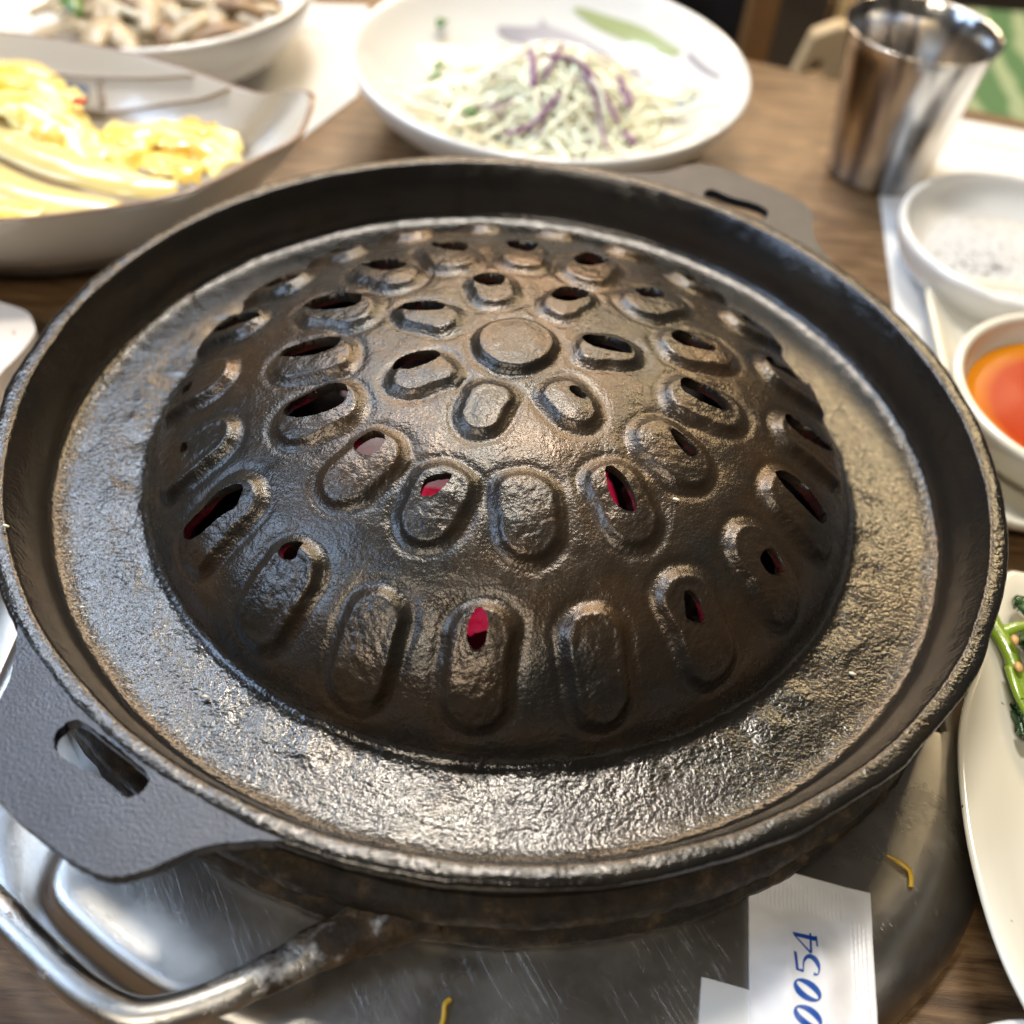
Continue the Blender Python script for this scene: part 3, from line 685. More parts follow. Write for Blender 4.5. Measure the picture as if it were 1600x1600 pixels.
# --- trough, wall and rim
def pan_wob(q):
    r = math.hypot(q[0], q[1]); k = .03 * nz(q, .5, 3) + .014 * nz(q, 2.2, 6)
    if r > 14.2: k += .06 * nz(q, .7, 11) + .012 * nz(q, 3.5, 2)
    if r < 12.0: k = 0
    return (q[0] * (1 + k / r), q[1] * (1 + k / r), q[2] + (.018 * nz(q, .8, 2) + .010 * nz(q, 2.5, 5)) * min(1, max(0, (r - 12.0) / .5)))
PF = [(RD + 1.40, Z0 - .002), (12.1, Z0), (12.35, Z0), (12.7, -1.94), (13.0, -1.88), (13.18, -1.76), (13.30, -1.5), (13.42, -1.1), (13.62, -.6), (13.85, -.18), (13.95, -.04), (14.05, 0.0), (14.25, 0.01), (14.40, -.02), (14.47, -.10), (14.46, -.24), (14.34, -.34), (14.1, -.45), (13.95, -.9), (13.85, -1.9), (13.5, -2.35), (12.5, -2.45), (11, -2.45)]
PF = catmull(PF, 4)
lathe("trough_and_rim", PF, M_pan, pan, seg=720, wob=pan_wob)

def lug(deg, seed):
    a = math.radians(deg); du = np.array((math.cos(a), math.sin(a))); dv = np.array((-du[1], du[0]))
    P_ = [(13.40, 4.9), (13.68, 4.45), (14.12, 3.9), (14.75, 3.3), (15.35, 2.95), (15.9, 2.7), (16.35, 2.4), (16.62, 1.9), (16.75, 1.0), (16.8, 0), (16.78, -1.0), (16.6, -1.9), (16.3, -2.45), (15.8, -2.75), (15.3, -2.95), (14.75, -3.25), (14.15, -3.85), (13.70, -4.4), (13.42, -4.85)]
    arc = [(math.sqrt(max(0, 14.12 ** 2 - v * v)), v) for v in np.linspace(-4.75, 4.75, 30)]
    r_ = random.Random(seed)
    D = catmull(P_, 7); D = [(u + .025 * noise.noise(Vector((u * 2, v * 2, seed))) + r_.uniform(-.012, .012), v + .04 * noise.noise(Vector((v * 2, u * 2, seed + 3))) + r_.uniform(-.012, .012)) for u, v in D]
    outl = D + arc
    slot = [(14.50, -1.15), (14.42, -.5), (14.40, .2), (14.42, .95), (14.55, 1.22), (14.95, 1.25), (15.12, 1.0), (15.12, .4), (15.25, -.2), (15.32, -.8), (15.15, -1.2), (14.75, -1.32)]
    sl = catmull(slot, 6, True); sl = [(u + r_.uniform(-.022, .022), v + r_.uniform(-.022, .022)) for u, v in sl]
    W = lambda q: tuple(du * q[0] + dv * q[1])
    return slab("lug", [W(q) for q in outl], -.36, -.006, M_lug, pan, holes=[[W(q) for q in sl]], bev=.05)
lug(-123.4, 1.3); lug(59.0, 4.4)

# --- crumbs on the iron
random.seed(11)
for x, y, z in ((-12.6, -6.1, .05), (9.7, -6.8, -1.93), (4.4, -4.5, 1.70), (-6.9, -9.4, -1.85)):
    V, F = strip_VF([(x, y, z + .03), (x + .07, y - .03, z + .06), (x + .16, y - .05, z + .03)], .06, .04)
    tag(mesh_obj("crumb", V, F, M_fluff), "tiny pale crumb stuck on the black iron grill", "crumb", "crumbs on the grill pan")

# ------------------------------------------------------------------ steel cup
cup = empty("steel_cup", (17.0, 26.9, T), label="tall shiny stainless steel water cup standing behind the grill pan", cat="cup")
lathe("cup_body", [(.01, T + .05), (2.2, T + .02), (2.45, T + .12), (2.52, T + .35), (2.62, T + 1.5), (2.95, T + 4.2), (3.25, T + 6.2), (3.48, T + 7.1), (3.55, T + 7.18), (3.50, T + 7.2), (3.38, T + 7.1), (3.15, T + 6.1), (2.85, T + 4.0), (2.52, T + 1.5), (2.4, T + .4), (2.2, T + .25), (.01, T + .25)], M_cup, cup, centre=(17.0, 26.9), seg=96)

# ------------------------------------------------------------------ salad bowl
SB = (0.4, 27.3)
bowl = empty("salad_bowl", (SB[0], SB[1], T), label="large round white bowl holding shredded cabbage salad at the top centre", cat="bowl")
inner = [(.01, -4.9), (2, -4.9), (4, -4.88), (5, -4.80), (6.2, -4.38), (7.4, -3.65), (8.3, -2.9), (8.9, -2.25), (9.15, -2.02)]
outer_ = [(9.3, -1.96), (9.45, -2.02), (9.47, -2.2), (9.3, -2.6), (8.7, -3.5), (7.6, -4.5), (6.2, -5.2), (4.8, -5.45), (4.5, -5.6), (4.5, -5.98), (4.2, -5.99), (4.1, -5.6), (.01, -5.5)]
lathe("bowl_body", np.concatenate((catmull(inner, 3)[:-1], catmull(inner[-1:] + outer_, 3))), M_white, bowl, centre=SB, seg=128)
def sbz(x, y): return float(np.interp(math.hypot(x - SB[0], y - SB[1]), [q[0] for q in inner], [q[1] for q in inner]))
def decal(name, poly, zf, mat, parent, n=14, lift=.03):
    """a painted patch as a thin skin lying on a curved surface"""
    D = catmull(poly, 4, True); lo = D.min(0); hi = D.max(0); V = []; F = []; idx = {}
    st = max((hi - lo)) / n / 1.5
    nx = int((hi[0] - lo[0]) / st) + 2; ny = int((hi[1] - lo[1]) / st) + 2
    def pin(x, y):
        c = False; m = len(D)
        for i in range(m):
            a, b = D[i], D[(i + 1) % m]
            if (a[1] > y) != (b[1] > y) and x < (b[0] - a[0]) * (y - a[1]) / (b[1] - a[1]) + a[0]: c = not c
        return c
    def vid(i, j):
        if (i, j) not in idx:
            x, y = lo[0] + i * st, lo[1] + j * st; q = np.array((x, y))
            if not pin(x, y):
                A = D; Bq = np.roll(D, -1, 0); ab = Bq - A; t = np.clip(((q - A) * ab).sum(1) / ((ab ** 2).sum(1) + 1e-12), 0, 1); near = A + ab * t[:, None]
                q = near[np.argmin(((near - q) ** 2).sum(1))]
            idx[(i, j)] = len(V); V.append((q[0], q[1], zf(q[0], q[1]) + lift))
        return idx[(i, j)]
    for i in range(nx):
        for j in range(ny):
            if any(pin(lo[0] + (i + a) * st, lo[1] + (j + b) * st) for a in (0, 1) for b in (0, 1)):
                F.append((vid(i, j), vid(i + 1, j), vid(i + 1, j + 1), vid(i, j + 1)))
    return mesh_obj(name, V, F, mat, parent)
decal("painted_leaf", [(1.31, 35.3), (2.51, 35.1), (5.0, 33.9), (6.9, 31.9), (6.45, 31.8), (4.3, 33.4), (2.3, 34.6)], sbz, M_greenpaint, bowl)
decal("painted_brush_stroke", [(-2.4, 33.9), (-.4, 34.4), (-.25, 34.8), (.1, 34.5), (1.6, 34.1), (3.6, 32.9), (5.0, 31.6), (5.3, 29.5), (4.4, 29.8), (2.7, 32.5), (1.0, 33.3), (-1.3, 33.3), (-2.3, 33.4)], sbz, M_greypaint, bowl, n=20)
decal("painted_stem", [(7.45, 31.3), (8.6, 28.9), (8.5, 28.7), (7.3, 31.1)], sbz, M_greypaint, bowl)
decal("painted_mark", [(7.0, 30.2), (7.2, 29.2), (7.7, 28.7), (7.5, 27.8), (6.5, 27.3), (6.9, 28.6)], sbz, M_bluepaint, bowl)
random.seed(3)
parts = []
def pile_z(x, y): return max(sbz(x, y) + .1, -4.7 + 2.7 * math.exp(-((x - .9) ** 2 / 17 + (y - 26.0) ** 2 / 13)))
for k in range(520):
    a = random.uniform(0, 2 * PI); r = random.random() ** .6
    x = .7 + 5.4 * r * math.cos(a); y = 25.6 + 4.4 * r * math.sin(a); z = pile_z(x, y) - random.uniform(0, .5)
    d = random.uniform(0, 2 * PI); curl = random.uniform(-2.2, 2.2); lift = random.uniform(.1, .8); off = random.uniform(-.25, .35); ln = random.uniform(1.6, 4.0); p = [np.array((x, y, z))]
    for i in range(5):
        d += curl / 5; q = p[-1] + np.array((math.cos(d), math.sin(d), 0)) * ln / 5
        q[2] = pile_z(q[0], q[1]) + lift * math.sin(PI * (i + 1) / 6) + off; p.append(q)
    parts.append(strip_VF(catmull(p, 3), random.uniform(.10, .24), .06, random.uniform(-1.8, 1.8)))
V, F = join_VF(parts)
tag(mesh_obj("shredded_cabbage", V, F, M_cabbage), "heap of finely shredded pale cabbage in the large white bowl", "salad", kind="stuff")
PUR = [([(-.58, 26.42), (-.41, 25.2), (-.3, 23.98)], .34, "short thick purple cabbage piece left of centre on the salad"),
       ([(-1.33, 21.9), (-.21, 22.3), (.95, 23.66)], .20, "curved purple cabbage strand at the lower left of the salad"),
       ([(.22, 25.63), (1.73, 25.33), (2.94, 24.18), (3.68, 23.2)], .22, "longest purple cabbage strand arching across the salad"),
       ([(1.89, 25.05), (2.5, 23.96), (2.95, 22.6), (3.25, 21.5)], .14, "thin purple cabbage strand hanging down the front of the salad"),
       ([(3.6, 25.9), (4.2, 24.3)], .30, "short purple cabbage piece at the right of the salad"),
       ([(3.97, 22.8), (4.39, 21.6)], .28, "short purple cabbage piece lowest at the right of the salad"),
       ([(.1, 24.2), (.7, 25.9), (.9, 26.8)], .16, "thin upright purple strand at the middle of the salad")]
for path, wd, lb in PUR:
    pp = catmull([(x, y, pile_z(x, y) + .95) for x, y in path], 6)
    V, F = strip_VF(pp, wd * .8, .12); tag(mesh_obj("purple_cabbage_strand", V, F, M_purple), lb, "cabbage strand", "purple cabbage strands on the salad")
def leaf_obj(name, x, y, z, ln, wd, d, mat, label, cat, group=None, tilt=.3, th=.05):
    n = 7; p = [(x + math.cos(d) * ln * i / n, y + math.sin(d) * ln * i / n, z + tilt * math.sin(PI * i / n)) for i in range(n + 1)]
    wv = [max(.05, wd * math.sin(PI * (i + .15) / (n + .3)) ** .7) for i in range(n + 1)]
    V, F = strip_VF(p, wv, th); return tag(mesh_obj(name, V, F, mat), label, cat, group)
for (x, y, z, d), lb in zip(((-5.4, 31.6, -3.2, 1.2), (-5.3, 28.1, -3.7, .6), (-5.4, 26.8, -3.6, .3), (-2.9, 23.2, -3.4, 1.9), (-3.5, 22.3, -3.5, -.8)),
    ("small green sprout leaf highest on the left wall of the salad bowl", "small green sprout leaf at the left of the cabbage, upper of two", "small green sprout leaf at the left of the cabbage, lower of two", "green sprout leaf in front of the salad beside the cabbage", "darker green sprout leaf nearest the grill pan in the salad")):
    leaf_obj("sprout_leaf", x, y, z, .95, .6, d, M_sprout, lb, "sprout leaf", "green sprout leaves in the salad")
    pp = [(x, y, z), (x + 1.2, y - .4, z + .15), (x + 2.2, y - 1.1, z)]

random.seed(8)
for k in range(10):
    x = random.uniform(-2.2, 4.6); y = random.uniform(22.3, 27.5); d = random.uniform(0, 2 * PI); ln = random.uniform(.4, 1.0)
    pp = catmull([(x + math.cos(d + q * .4) * q * ln, y + math.sin(d + q * .4) * q * ln, 0) for q in (-1, 0, 1)], 5); pp = [(a, b_, pile_z(a, b_) + .75) for a, b_, _ in pp]
    V, F = strip_VF(pp, .09, .06); tag(mesh_obj("purple_shred", V, F, M_purple), "short hair-thin purple shred scattered on the pale cabbage", "cabbage shred", "thin purple shreds on the salad")

# ------------------------------------------------------------------ mushroom bowl
MB = (-20.3, 31.3)
mb = empty("mushroom_bowl", (MB[0], MB[1], T), label="round white bowl of mushrooms and bean sprouts in the top left corner", cat="bowl")
mi = [(.01, -4.6), (4.2, -4.55), (6.3, -4.1), (7.7, -3.1), (8.4, -1.9), (8.55, -1.55)]
mo = [(8.68, -1.48), (8.85, -1.55), (8.85, -1.8), (8.3, -3.2), (7.2, -4.6), (5.6, -5.3), (5.3, -5.5), (5.3, -5.92), (5.0, -5.93), (4.9, -5.3), (.01, -5.2)]
lathe("bowl_body", np.concatenate((catmull(mi, 3)[:-1], catmull(mi[-1:] + mo, 3))), M_white, mb, centre=MB, seg=96)
random.seed(9)
def pick_strips(name, n, cx, cy, rx, ry, z, ln, wd, th, mat, label, cat, group, labels=None):
    for k in range(n):
        a = random.uniform(0, 2 * PI); r = .72 * math.sqrt(random.random()); x, y = cx + rx * r * math.cos(a), cy + ry * r * math.sin(a)
        d = random.uniform(0, 2 * PI); cu = random.uniform(-1.2, 1.2); p = []; l_ = random.uniform(.7, 1.2) * ln
        q = np.array((x - math.cos(d) * l_ / 2, y - math.sin(d) * l_ / 2))
        for i in range(7):
            rm = math.hypot(q[0] - MB[0], q[1] - MB[1]); lim = 7.3
            if rm > lim: q = np.array((MB[0] + (q[0] - MB[0]) * lim / rm, MB[1] + (q[1] - MB[1]) * lim / rm))
            p.append((q[0], q[1], z + .35 * math.sin(PI * i / 6) + .14 * (k % 7) + random.uniform(-.04, .04) - .05 * (math.hypot(q[0] - cx, q[1] - cy))))
            d += cu / 6; q = q + np.array((math.cos(d), math.sin(d))) * l_ / 6
        P_ = catmull(p, 3); wv = [wd * (.6 + .4 * math.sin(PI * i / (len(P_) - 1) * 1.0)) for i in range(len(P_))]
        tag(tube(name, P_, wv, mat, seg=10, flat=th), label, cat, group)
pick_strips("mushroom_strip", 44, MB[0] + 1.4, MB[1] - 1.8, 7.0, 5.8, -3.0, 4.4, .62, .42, M_mushroom, "torn strip of pale beige mushroom in the top left bowl", "mushroom", "beige mushroom strips in the top left bowl")
pick_strips("mushroom_strip", 12, MB[0] + 1.6, MB[1] - 2.0, 6.8, 5.4, -2.7, 2.8, .55, .5, M_mushbrown, "brown-edged mushroom piece in the top left bowl", "mushroom", "brown mushroom pieces in the top left bowl")
pick_strips("bean_sprout", 16, MB[0] + .6, MB[1] - 1.8, 6.2, 5.2, -2.9, 4.2, .2, 1.0, M_sproutw, "thin white bean sprout among the mushrooms", "bean sprout", "bean sprouts in the top left bowl")
leaf_obj("green_pepper_piece", -22.6, 27.6, -1.6, 2.4, 1.0, -.95, M_pepper, "flat green pepper piece at the left of the mushroom bowl", "pepper", tilt=.3, th=.12)
leaf_obj("green_pepper_piece", -24.2, 28.0, -1.6, 1.6, .5, .35, M_pepper, "narrow olive green pepper sliver highest in the mushroom bowl", "pepper", tilt=.2, th=.1)

# ------------------------------------------------------------------ leaf-shaped stoneware dish
LO = [(-10.1, 19.35), (-9.35, 19.1), (-9.15, 17.9), (-9.4, 16.0), (-10.6, 14.2), (-11.9, 12.3), (-13.4, 10.9), (-15.4, 9.8), (-18.5, 8.6), (-23, 8.0), (-28, 9.0), (-31.5, 13), (-31.5, 19.0), (-28.0, 22.0), (-23.6, 22.35), (-20.7, 22.2), (-17.8, 21.7), (-14.7, 20.6), (-12.3, 19.5), (-11.1, 19.15)]
LOs = catmull(LO, 8, True)
ld = empty("leaf_dish", (-19.5, 15.3, T), label="cream leaf-shaped stoneware dish with a brown edge holding yellow kimchi", cat="dish")
cx, cy = -19.5, 15.3
# height of the lip: raised a little at the pointed tip
def leaf_rows(spec):
    rows = []
    for f_, z in spec:
        rows.append([(cx + (x - cx) * f_, cy + (y - cy) * f_, z + (.35 * math.exp(-((x + 9.2) ** 2 + (y - 18.6) ** 2) / 3.0)) * max(0, f_ - .8) / .2) for x, y in LOs])
    V = [q for r_ in rows for q in r_]; n = len(LOs); F = [(i * n + j, i * n + (j + 1) % n, (i + 1) * n + (j + 1) % n, (i + 1) * n + j) for i in range(len(rows) - 1) for j in range(n)]
    return V, F
lspec = [(.02, -4.6), (.3, -4.6), (.45, -4.5), (.58, -4.2), (.7, -3.6), (.82, -2.7), (.92, -1.75), (.975, -1.12), (.985, -1.03)]
V, F = leaf_rows(lspec); mesh_obj("inner_glaze", V, F, M_leaf, ld)
V, F = leaf_rows([(.985, -1.03), (1.0, -1.0), (1.008, -1.08)]); mesh_obj("brown_edge", V, F, M_brownrim, ld)
V, F = leaf_rows([(1.008, -1.08), (.995, -1.35), (.94, -2.2), (.84, -3.4), (.72, -4.4), (.6, -5.1), (.5, -5.4), (.48, -5.92), (.44, -5.93), (.43, -5.3), (.02, -5.2)]); mesh_obj("outer_glaze", V, F, M_leaf, ld)
Rdir = polar = None
lang = np.arctan2(LOs[:, 1] - cy, LOs[:, 0] - cx); lrad = np.hypot(LOs[:, 0] - cx, LOs[:, 1] - cy); od = np.argsort(lang); lang = lang[od]; lrad = lrad[od]
def leafz(x, y):
    a = math.atan2(y - cy, x - cx); R_ = np.interp(a, np.concatenate((lang - 2 * PI, lang, lang + 2 * PI)), np.tile(lrad, 3)); f_ = math.hypot(x - cx, y - cy) / R_
    return float(np.interp(f_, [q[0] for q in lspec], [q[1] for q in lspec]))
def line_on(path, wd, zf, mat, parent, name):
    P_ = catmull(path, 8); P_ = np.array([(x, y, zf(x, y) + .035) for x, y in P_]); V, F = strip_VF(P_, wd, .03); return mesh_obj(name, V, F, mat, parent)
line_on([(-25.5, 20.8), (-23.4, 21.2), (-21.8, 21.42), (-19.8, 21.28), (-18.0, 21.1), (-16.2, 20.75), (-14.6, 20.4)], .26, leafz, M_brownline, ld, "painted_line")
line_on([(-20.5, 20.5), (-18.6, 20.3), (-16.2, 20.1), (-14.1, 19.75), (-12.9, 19.6)], .30, leafz, M_brownline, ld, "painted_line")
line_on([(-19.0, 21.1), (-18.8, 20.4)], .34, leafz, M_brownline, ld, "painted_line")
decal("painted_block", [(-25, 20.6), (-23.4, 21.0), (-21.8, 21.22), (-19.9, 21.1), (-19.5, 20.9), (-19.6, 20.55), (-20.2, 20.4), (-22.3, 20.4), (-25, 19.8)], leafz, M_blueblock, ld, n=22)
# kimchi: wide pale stems with frilled yellow leaves
random.seed(15)
def slableaf(name, path, wd, mat, label, frill=.3, th=.13, seed=0, z0=-3.0):
    P_ = catmull([(x, y + .35, z + .55) for x, y, z in path], 8); n = len(P_); m = 11; wd = wd * 1.12; V = []; F = []
    for sgn in (1, -1):
        for i in range(n):
            t = P_[min(i + 1, n - 1)] - P_[max(0, i - 1)]; t /= np.linalg.norm(t); s_ = np.cross(t, (0, 0, 1.)); s_ /= np.linalg.norm(s_)
            ww = wd * (.35 + .65 * math.sin(PI * (i + 1.2) / (n + 1.4)) ** .5)
            for j in range(m):
                f_ = j / (m - 1) * 2 - 1
                z = -.35 * f_ * f_ * wd * .4 + frill * .6 * abs(f_) ** 1.5 * noise.noise(Vector((i * .45 + seed, f_ * 1.6, seed)))
                wob_ = .18 * frill * noise.noise(Vector((i * .6, f_ * 3, seed + 5)))
                q = P_[i] + s_ * f_ * ww / 2 * (1 + wob_) + np.array((0, 0, z + sgn * th / 2 * (1 - f_ * f_ * .8))); V.append(q)
    o = n * m
    for i in range(n - 1):
        for j in range(m - 1):
            a = i * m + j; F.append((a, a + 1, a + m + 1, a + m)); F.append((o + a, o + a + m, o + a + m + 1, o + a + 1))
    for i in range(n - 1):
        F.append((i * m, i * m + m, o + i * m + m, o + i * m)); F.append((i * m + m - 1, o + i * m + m - 1, o + i * m + 2 * m - 1, i * m + 2 * m - 1))
    for j in range(m - 1):
        F.append((j, o + j, o + j + 1, j + 1)); e = (n - 1) * m; F.append((e + j, e + j + 1, o + e + j + 1, o + e + j))
    ob = mesh_obj(name, V, F, mat); recalc(ob)
    return tag(ob, label, "kimchi", "pieces of yellow kimchi in the leaf-shaped dish")
K = [([(-27, 15.5, -2.4), (-23, 13.6, -2.3), (-19, 11.8, -2.5), (-15.4, 11.3, -2.6)], 2.0, M_kimpale, "pale kimchi stem nearest the front edge of the leaf dish", .2),
     ([(-27, 17.6, -1.9), (-23, 16.0, -1.8), (-19.5, 14.0, -2.0), (-16.0, 12.9, -2.2), (-13.6, 13.2, -2.5)], 1.9, M_kimpale, "long whitish kimchi stem crossing the middle of the leaf dish", .2),
     ([(-27, 13.2, -2.8), (-22, 11.3, -2.7), (-18.0, 10.6, -2.7)], 1.8, M_kim, "yellow kimchi stem at the lower left of the leaf dish", .3),
     ([(-26, 19.2, -1.6), (-22.5, 18.3, -1.4), (-20.0, 17.6, -1.6), (-18.6, 17.8, -2.0)], 2.6, M_kim, "frilled yellow kimchi leaf highest at the left of the leaf dish", .9),
     ([(-24, 17.5, -1.5), (-20.5, 16.2, -1.3), (-18.3, 15.0, -1.8), (-17.2, 13.6, -2.2)], 2.4, M_kim, "bright yellow frilled kimchi leaf beside the red pepper flake", 1.0),
     ([(-17.6, 15.6, -2.3), (-15.4, 15.9, -2.0), (-13.4, 15.7, -2.1), (-12.0, 14.8, -2.5)], 2.3, M_kim, "curled yellow kimchi leaf at the right end of the leaf dish", 1.0),
     ([(-16.6, 14.6, -2.3), (-14.6, 14.2, -2.1), (-12.9, 14.2, -2.5)], 1.8, M_kim, "small yellow kimchi leaf under the curled one at the right end", .9),
     ([(-15.9, 16.9, -2.7), (-14.4, 16.9, -2.2), (-13.0, 16.5, -2.2), (-12.2, 15.8, -2.6)], 1.7, M_kim, "rounded yellow kimchi leaf farthest back at the right end", .8),
     ([(-24.5, 19.8, -2.2), (-22, 19.6, -1.7), (-20.3, 19.0, -1.8)], 1.3, M_kimpale, "pale torn kimchi tip lying over the blue painted block", .5)]
for k, (pth, wd, mt, lb, fr) in enumerate(K): slableaf("kimchi_piece", pth, wd, mt, lb, fr, seed=k * 4.7)
V, F = lump_VF((-18.25, 16.9, -.85), (.32, .22, .12), 2, .4)
tag(mesh_obj("pepper_flake", V, F, M_red), "small red pepper flake on the yellow kimchi", "pepper flake")

# left edge: cream ceramic corner with brown flecks, blue striped cloth
M_cream2 = glaze("flecked_cream_glaze", (0.78, 0.70, 0.62), 0.25, (0.33, 0.15, 0.08), 1.1, 0.66)
tag(slab("ceramic_tray", [tuple(q) for q in catmull([(-18.35, 8.0), (-17.55, 7.2), (-17.35, 6.4), (-17.7, 4.6), (-18.6, 2.6), (-26, 0.5), (-30, 4), (-27, 8.5), (-21, 8.5)], 6, True)], -5.9, -4.4, M_cream2, bev=.35), "cream ceramic tray corner with brown flecks at the left edge", "tray")
nap = empty("striped_napkin", (-19.5, 4, T), label="blue and white striped cloth corner beside the pan rim at the left edge", cat="napkin")
slab("cloth", [(-24, 0), (-17.4, 2.2), (-17.8, 6.6), (-24, 7)], T + .02, T + .10, M_paper, nap)
for k in range(7): slab("stripe", [(-24, 1.0 + k * .85), (-17.7, 2.6 + k * .62), (-17.75, 2.9 + k * .62), (-24, 1.45 + k * .85)], T + .104, T + .12, M_bluecloth, nap)

# ------------------------------------------------------------------ right-hand dishes
sb_ = empty("salt_bowl", (21.2, 18.1, T), label="small plain white bowl of coarse salt and pepper right of the steel cup", cat="bowl")
si = [(.01, -5.0), (2.5, -5.0), (3.8, -4.85), (4.5, -4.4), (4.8, -3.8), (4.85, -3.55)]
so = [(5.0, -3.42), (5.18, -3.5), (5.25, -3.75), (5.05, -4.5), (4.5, -5.3), (3.9, -5.65), (3.8, -5.92), (3.4, -5.93), (.01, -5.6)]
lathe("bowl_body", np.concatenate((catmull(si, 3)[:-1], catmull(si[-1:] + so, 3))), M_white, sb_, centre=(21.2, 18.1), seg=96)
lathe("salt", [(.01, -4.62), (1.5, -4.66), (2.8, -4.74), (3.7, -4.82), (4.0, -4.90)], M_salt, sb_, centre=(21.2, 18.1), seg=64, wob=lambda q: (q[0], q[1], q[2] + .10 * nz(q, 1.2) + .04 * nz(q, 5)))
col.objects[-1]['label'] = "layer of coarse white salt"
col.objects[-1].parent = None; col.objects[-1].location = Vector((21.2, 18.1, 0)) * S
tag(col.objects[-1], "bed of coarse white salt inside the small white bowl", "salt", kind="stuff")
random.seed(2); parts = []
for k in range(260):
    a = random.uniform(0, 2 * PI); r = random.gauss(0, 1.9); x, y = 20.2 + r * math.cos(a), 17.3 + .8 * r * math.sin(a)
    if math.hypot(x - 21.2, y - 18.1) < 3.6: parts.append(lump_VF((x, y, -4.60 - .02 * math.hypot(x - 21.2, y - 18.1) ** 1.5), (random.uniform(.02, .06), .035, .02), 1, .3, 1, k))
V, F = join_VF(parts); tag(mesh_obj("ground_pepper", V, F, M_pep), "scattered ground pepper on the white salt", "pepper", kind="stuff")

sq = empty("square_dish", (23.5, 8.8, T), label="cream square dish with rounded corners under the red sauce bowl", cat="dish")
def rsq(h, rc, n=8, cx=23.6, cy=8.7, rot=-.06):
    o = []
    for qx, qy, a0 in ((1, 1, 0), (-1, 1, 90), (-1, -1, 180), (1, -1, 270)):
        for k in range(n + 1):
            a = math.radians(a0 + 90 * k / n); x = qx * (h - rc) + rc * math.cos(a); y = qy * (h - rc) + rc * math.sin(a)
            o.append((cx + x * math.cos(rot) - y * math.sin(rot), cy + x * math.sin(rot) + y * math.cos(rot)))
    return o
rows = [(.3, .2, -5.3), (5.2, 1.2, -5.3), (6.0, 1.5, -5.2), (6.7, 1.7, -4.75), (7.0, 1.7, -4.5), (7.15, 1.7, -4.45), (7.25, 1.7, -4.55), (7.1, 1.6, -4.9), (6.3, 1.5, -5.5), (5.9, 1.4, -5.7), (5.8, 1.3, -5.92), (.3, .2, -5.93)]
V = []; n = len(rsq(5, 1))
for h_, rc, z in rows: V += [(x, y, z) for x, y in rsq(h_, rc)]
F = [(i * n + j, i * n + (j + 1) % n, (i + 1) * n + (j + 1) % n, (i + 1) * n + j) for i in range(len(rows) - 1) for j in range(n)] + [tuple(range(n))]
o = mesh_obj("dish_body", V, F, M_cream, sq); recalc(o)
SC = (20.6, 7.0)
sc = empty("sauce_bowl", (SC[0], SC[1], -5.3), label="small round cream bowl of red chilli sauce on the square dish", cat="bowl")
ci = [(.01, -4.6), (2.2, -4.6), (3.2, -4.45), (4.0, -3.9), (4.35, -3.2), (4.42, -2.9)]
co = [(4.55, -2.78), (4.75, -2.82), (4.85, -3.0), (4.7, -3.7), (4.1, -4.6), (3.3, -4.95), (3.1, -5.28), (2.8, -5.28), (.01, -5.1)]
lathe("bowl_body", np.concatenate((catmull(ci, 3)[:-1], catmull(ci[-1:] + co, 3))), M_cream, sc, centre=SC, seg=96)
tag(lathe("chilli_sauce", [(.01, -3.80), (2, -3.80), (3.7, -3.80), (3.98, -3.78), (4.08, -3.74)], M_sauce, None, centre=SC, seg=96, loc=(SC[0], SC[1], -3.8)), "glossy red chilli sauce with an orange oily edge in the cream bowl", "sauce")

# plate of seasoned greens
gp = empty("oblong_plate", (17.5, -9, T), label="long cream plate with dark specks holding dressed spinach at the right edge", cat="plate")
GO = [(15.75, -1.4), (15.0, -3.0), (14.1, -5.0), (13.45, -6.3), (13.0, -7.6), (12.7, -9.4), (12.6, -11.3), (12.75, -13.3), (13.2, -15.0), (14.2, -17.5), (16.5, -19.5), (20, -19.5), (22.5, -16), (23.0, -9), (22, -3), (19.0, -1.6), (16.6, -1.3)]
GOs = catmull(GO, 8, True); gx, gy = 18.0, -9.5
def gp_rows(spec):
    V = []; n = len(GOs)
    for d_, z in spec:
        for x, y in GOs:
            r_ = math.hypot(x - gx, y - gy); f_ = max(.02, 1 - d_ / r_); V.append((gx + (x - gx) * f_, gy + (y - gy) * f_, z))
    F = [(i * n + j, i * n + (j + 1) % n, (i + 1) * n + (j + 1) % n, (i + 1) * n + j) for i in range(len(spec) - 1) for j in range(n)]
    return V, F
V, F = gp_rows([(20, -4.1), (4.0, -4.1), (2.6, -4.05), (1.9, -3.95), (1.2, -3.65), (.6, -3.42), (.2, -3.33), (.05, -3.34), (0, -3.42), (.06, -3.55), (.5, -3.8), (1.4, -4.3), (2.6, -4.85), (3.2, -5.1), (3.3, -5.9), (3.8, -5.92), (20, -5.5)])
mesh_obj("plate_body", V, F, M_speck, gp)
G = [([(14.85, -1.9, -3.3), (14.75, -3.3, -3.2), (15.0, -4.6, -3.1), (15.15, -5.8, -3.2), (15.6, -7.2, -3.4)], .26, "light green spinach stem nearest the grill pan"),
     ([(15.0, -3.9, -3.2), (15.5, -3.75, -3.0), (16.4, -3.7, -2.9)], .18, "thin light green stem crossing sideways on the spinach"),
     ([(14.9, -5.2, -3.1), (14.95, -6.4, -3.1), (15.5, -7.9, -3.3)], .15, "thin curved spinach stem along the edge of the heap"),
     ([(15.3, -7.0, -3.5), (15.9, -7.3, -3.5), (16.8, -7.6, -3.5)], .20, "light green spinach stem end lowest on the plate")]
for pth, r_, lb in G:
    P_ = catmull(pth, 6); tag(tube("green_stalk", P_, np.linspace(r_ * 1.2, r_ * .7, len(P_)), M_stem, seg=12, flat=.7), lb, "stalk", "spinach stems on the right plate")
random.seed(31)
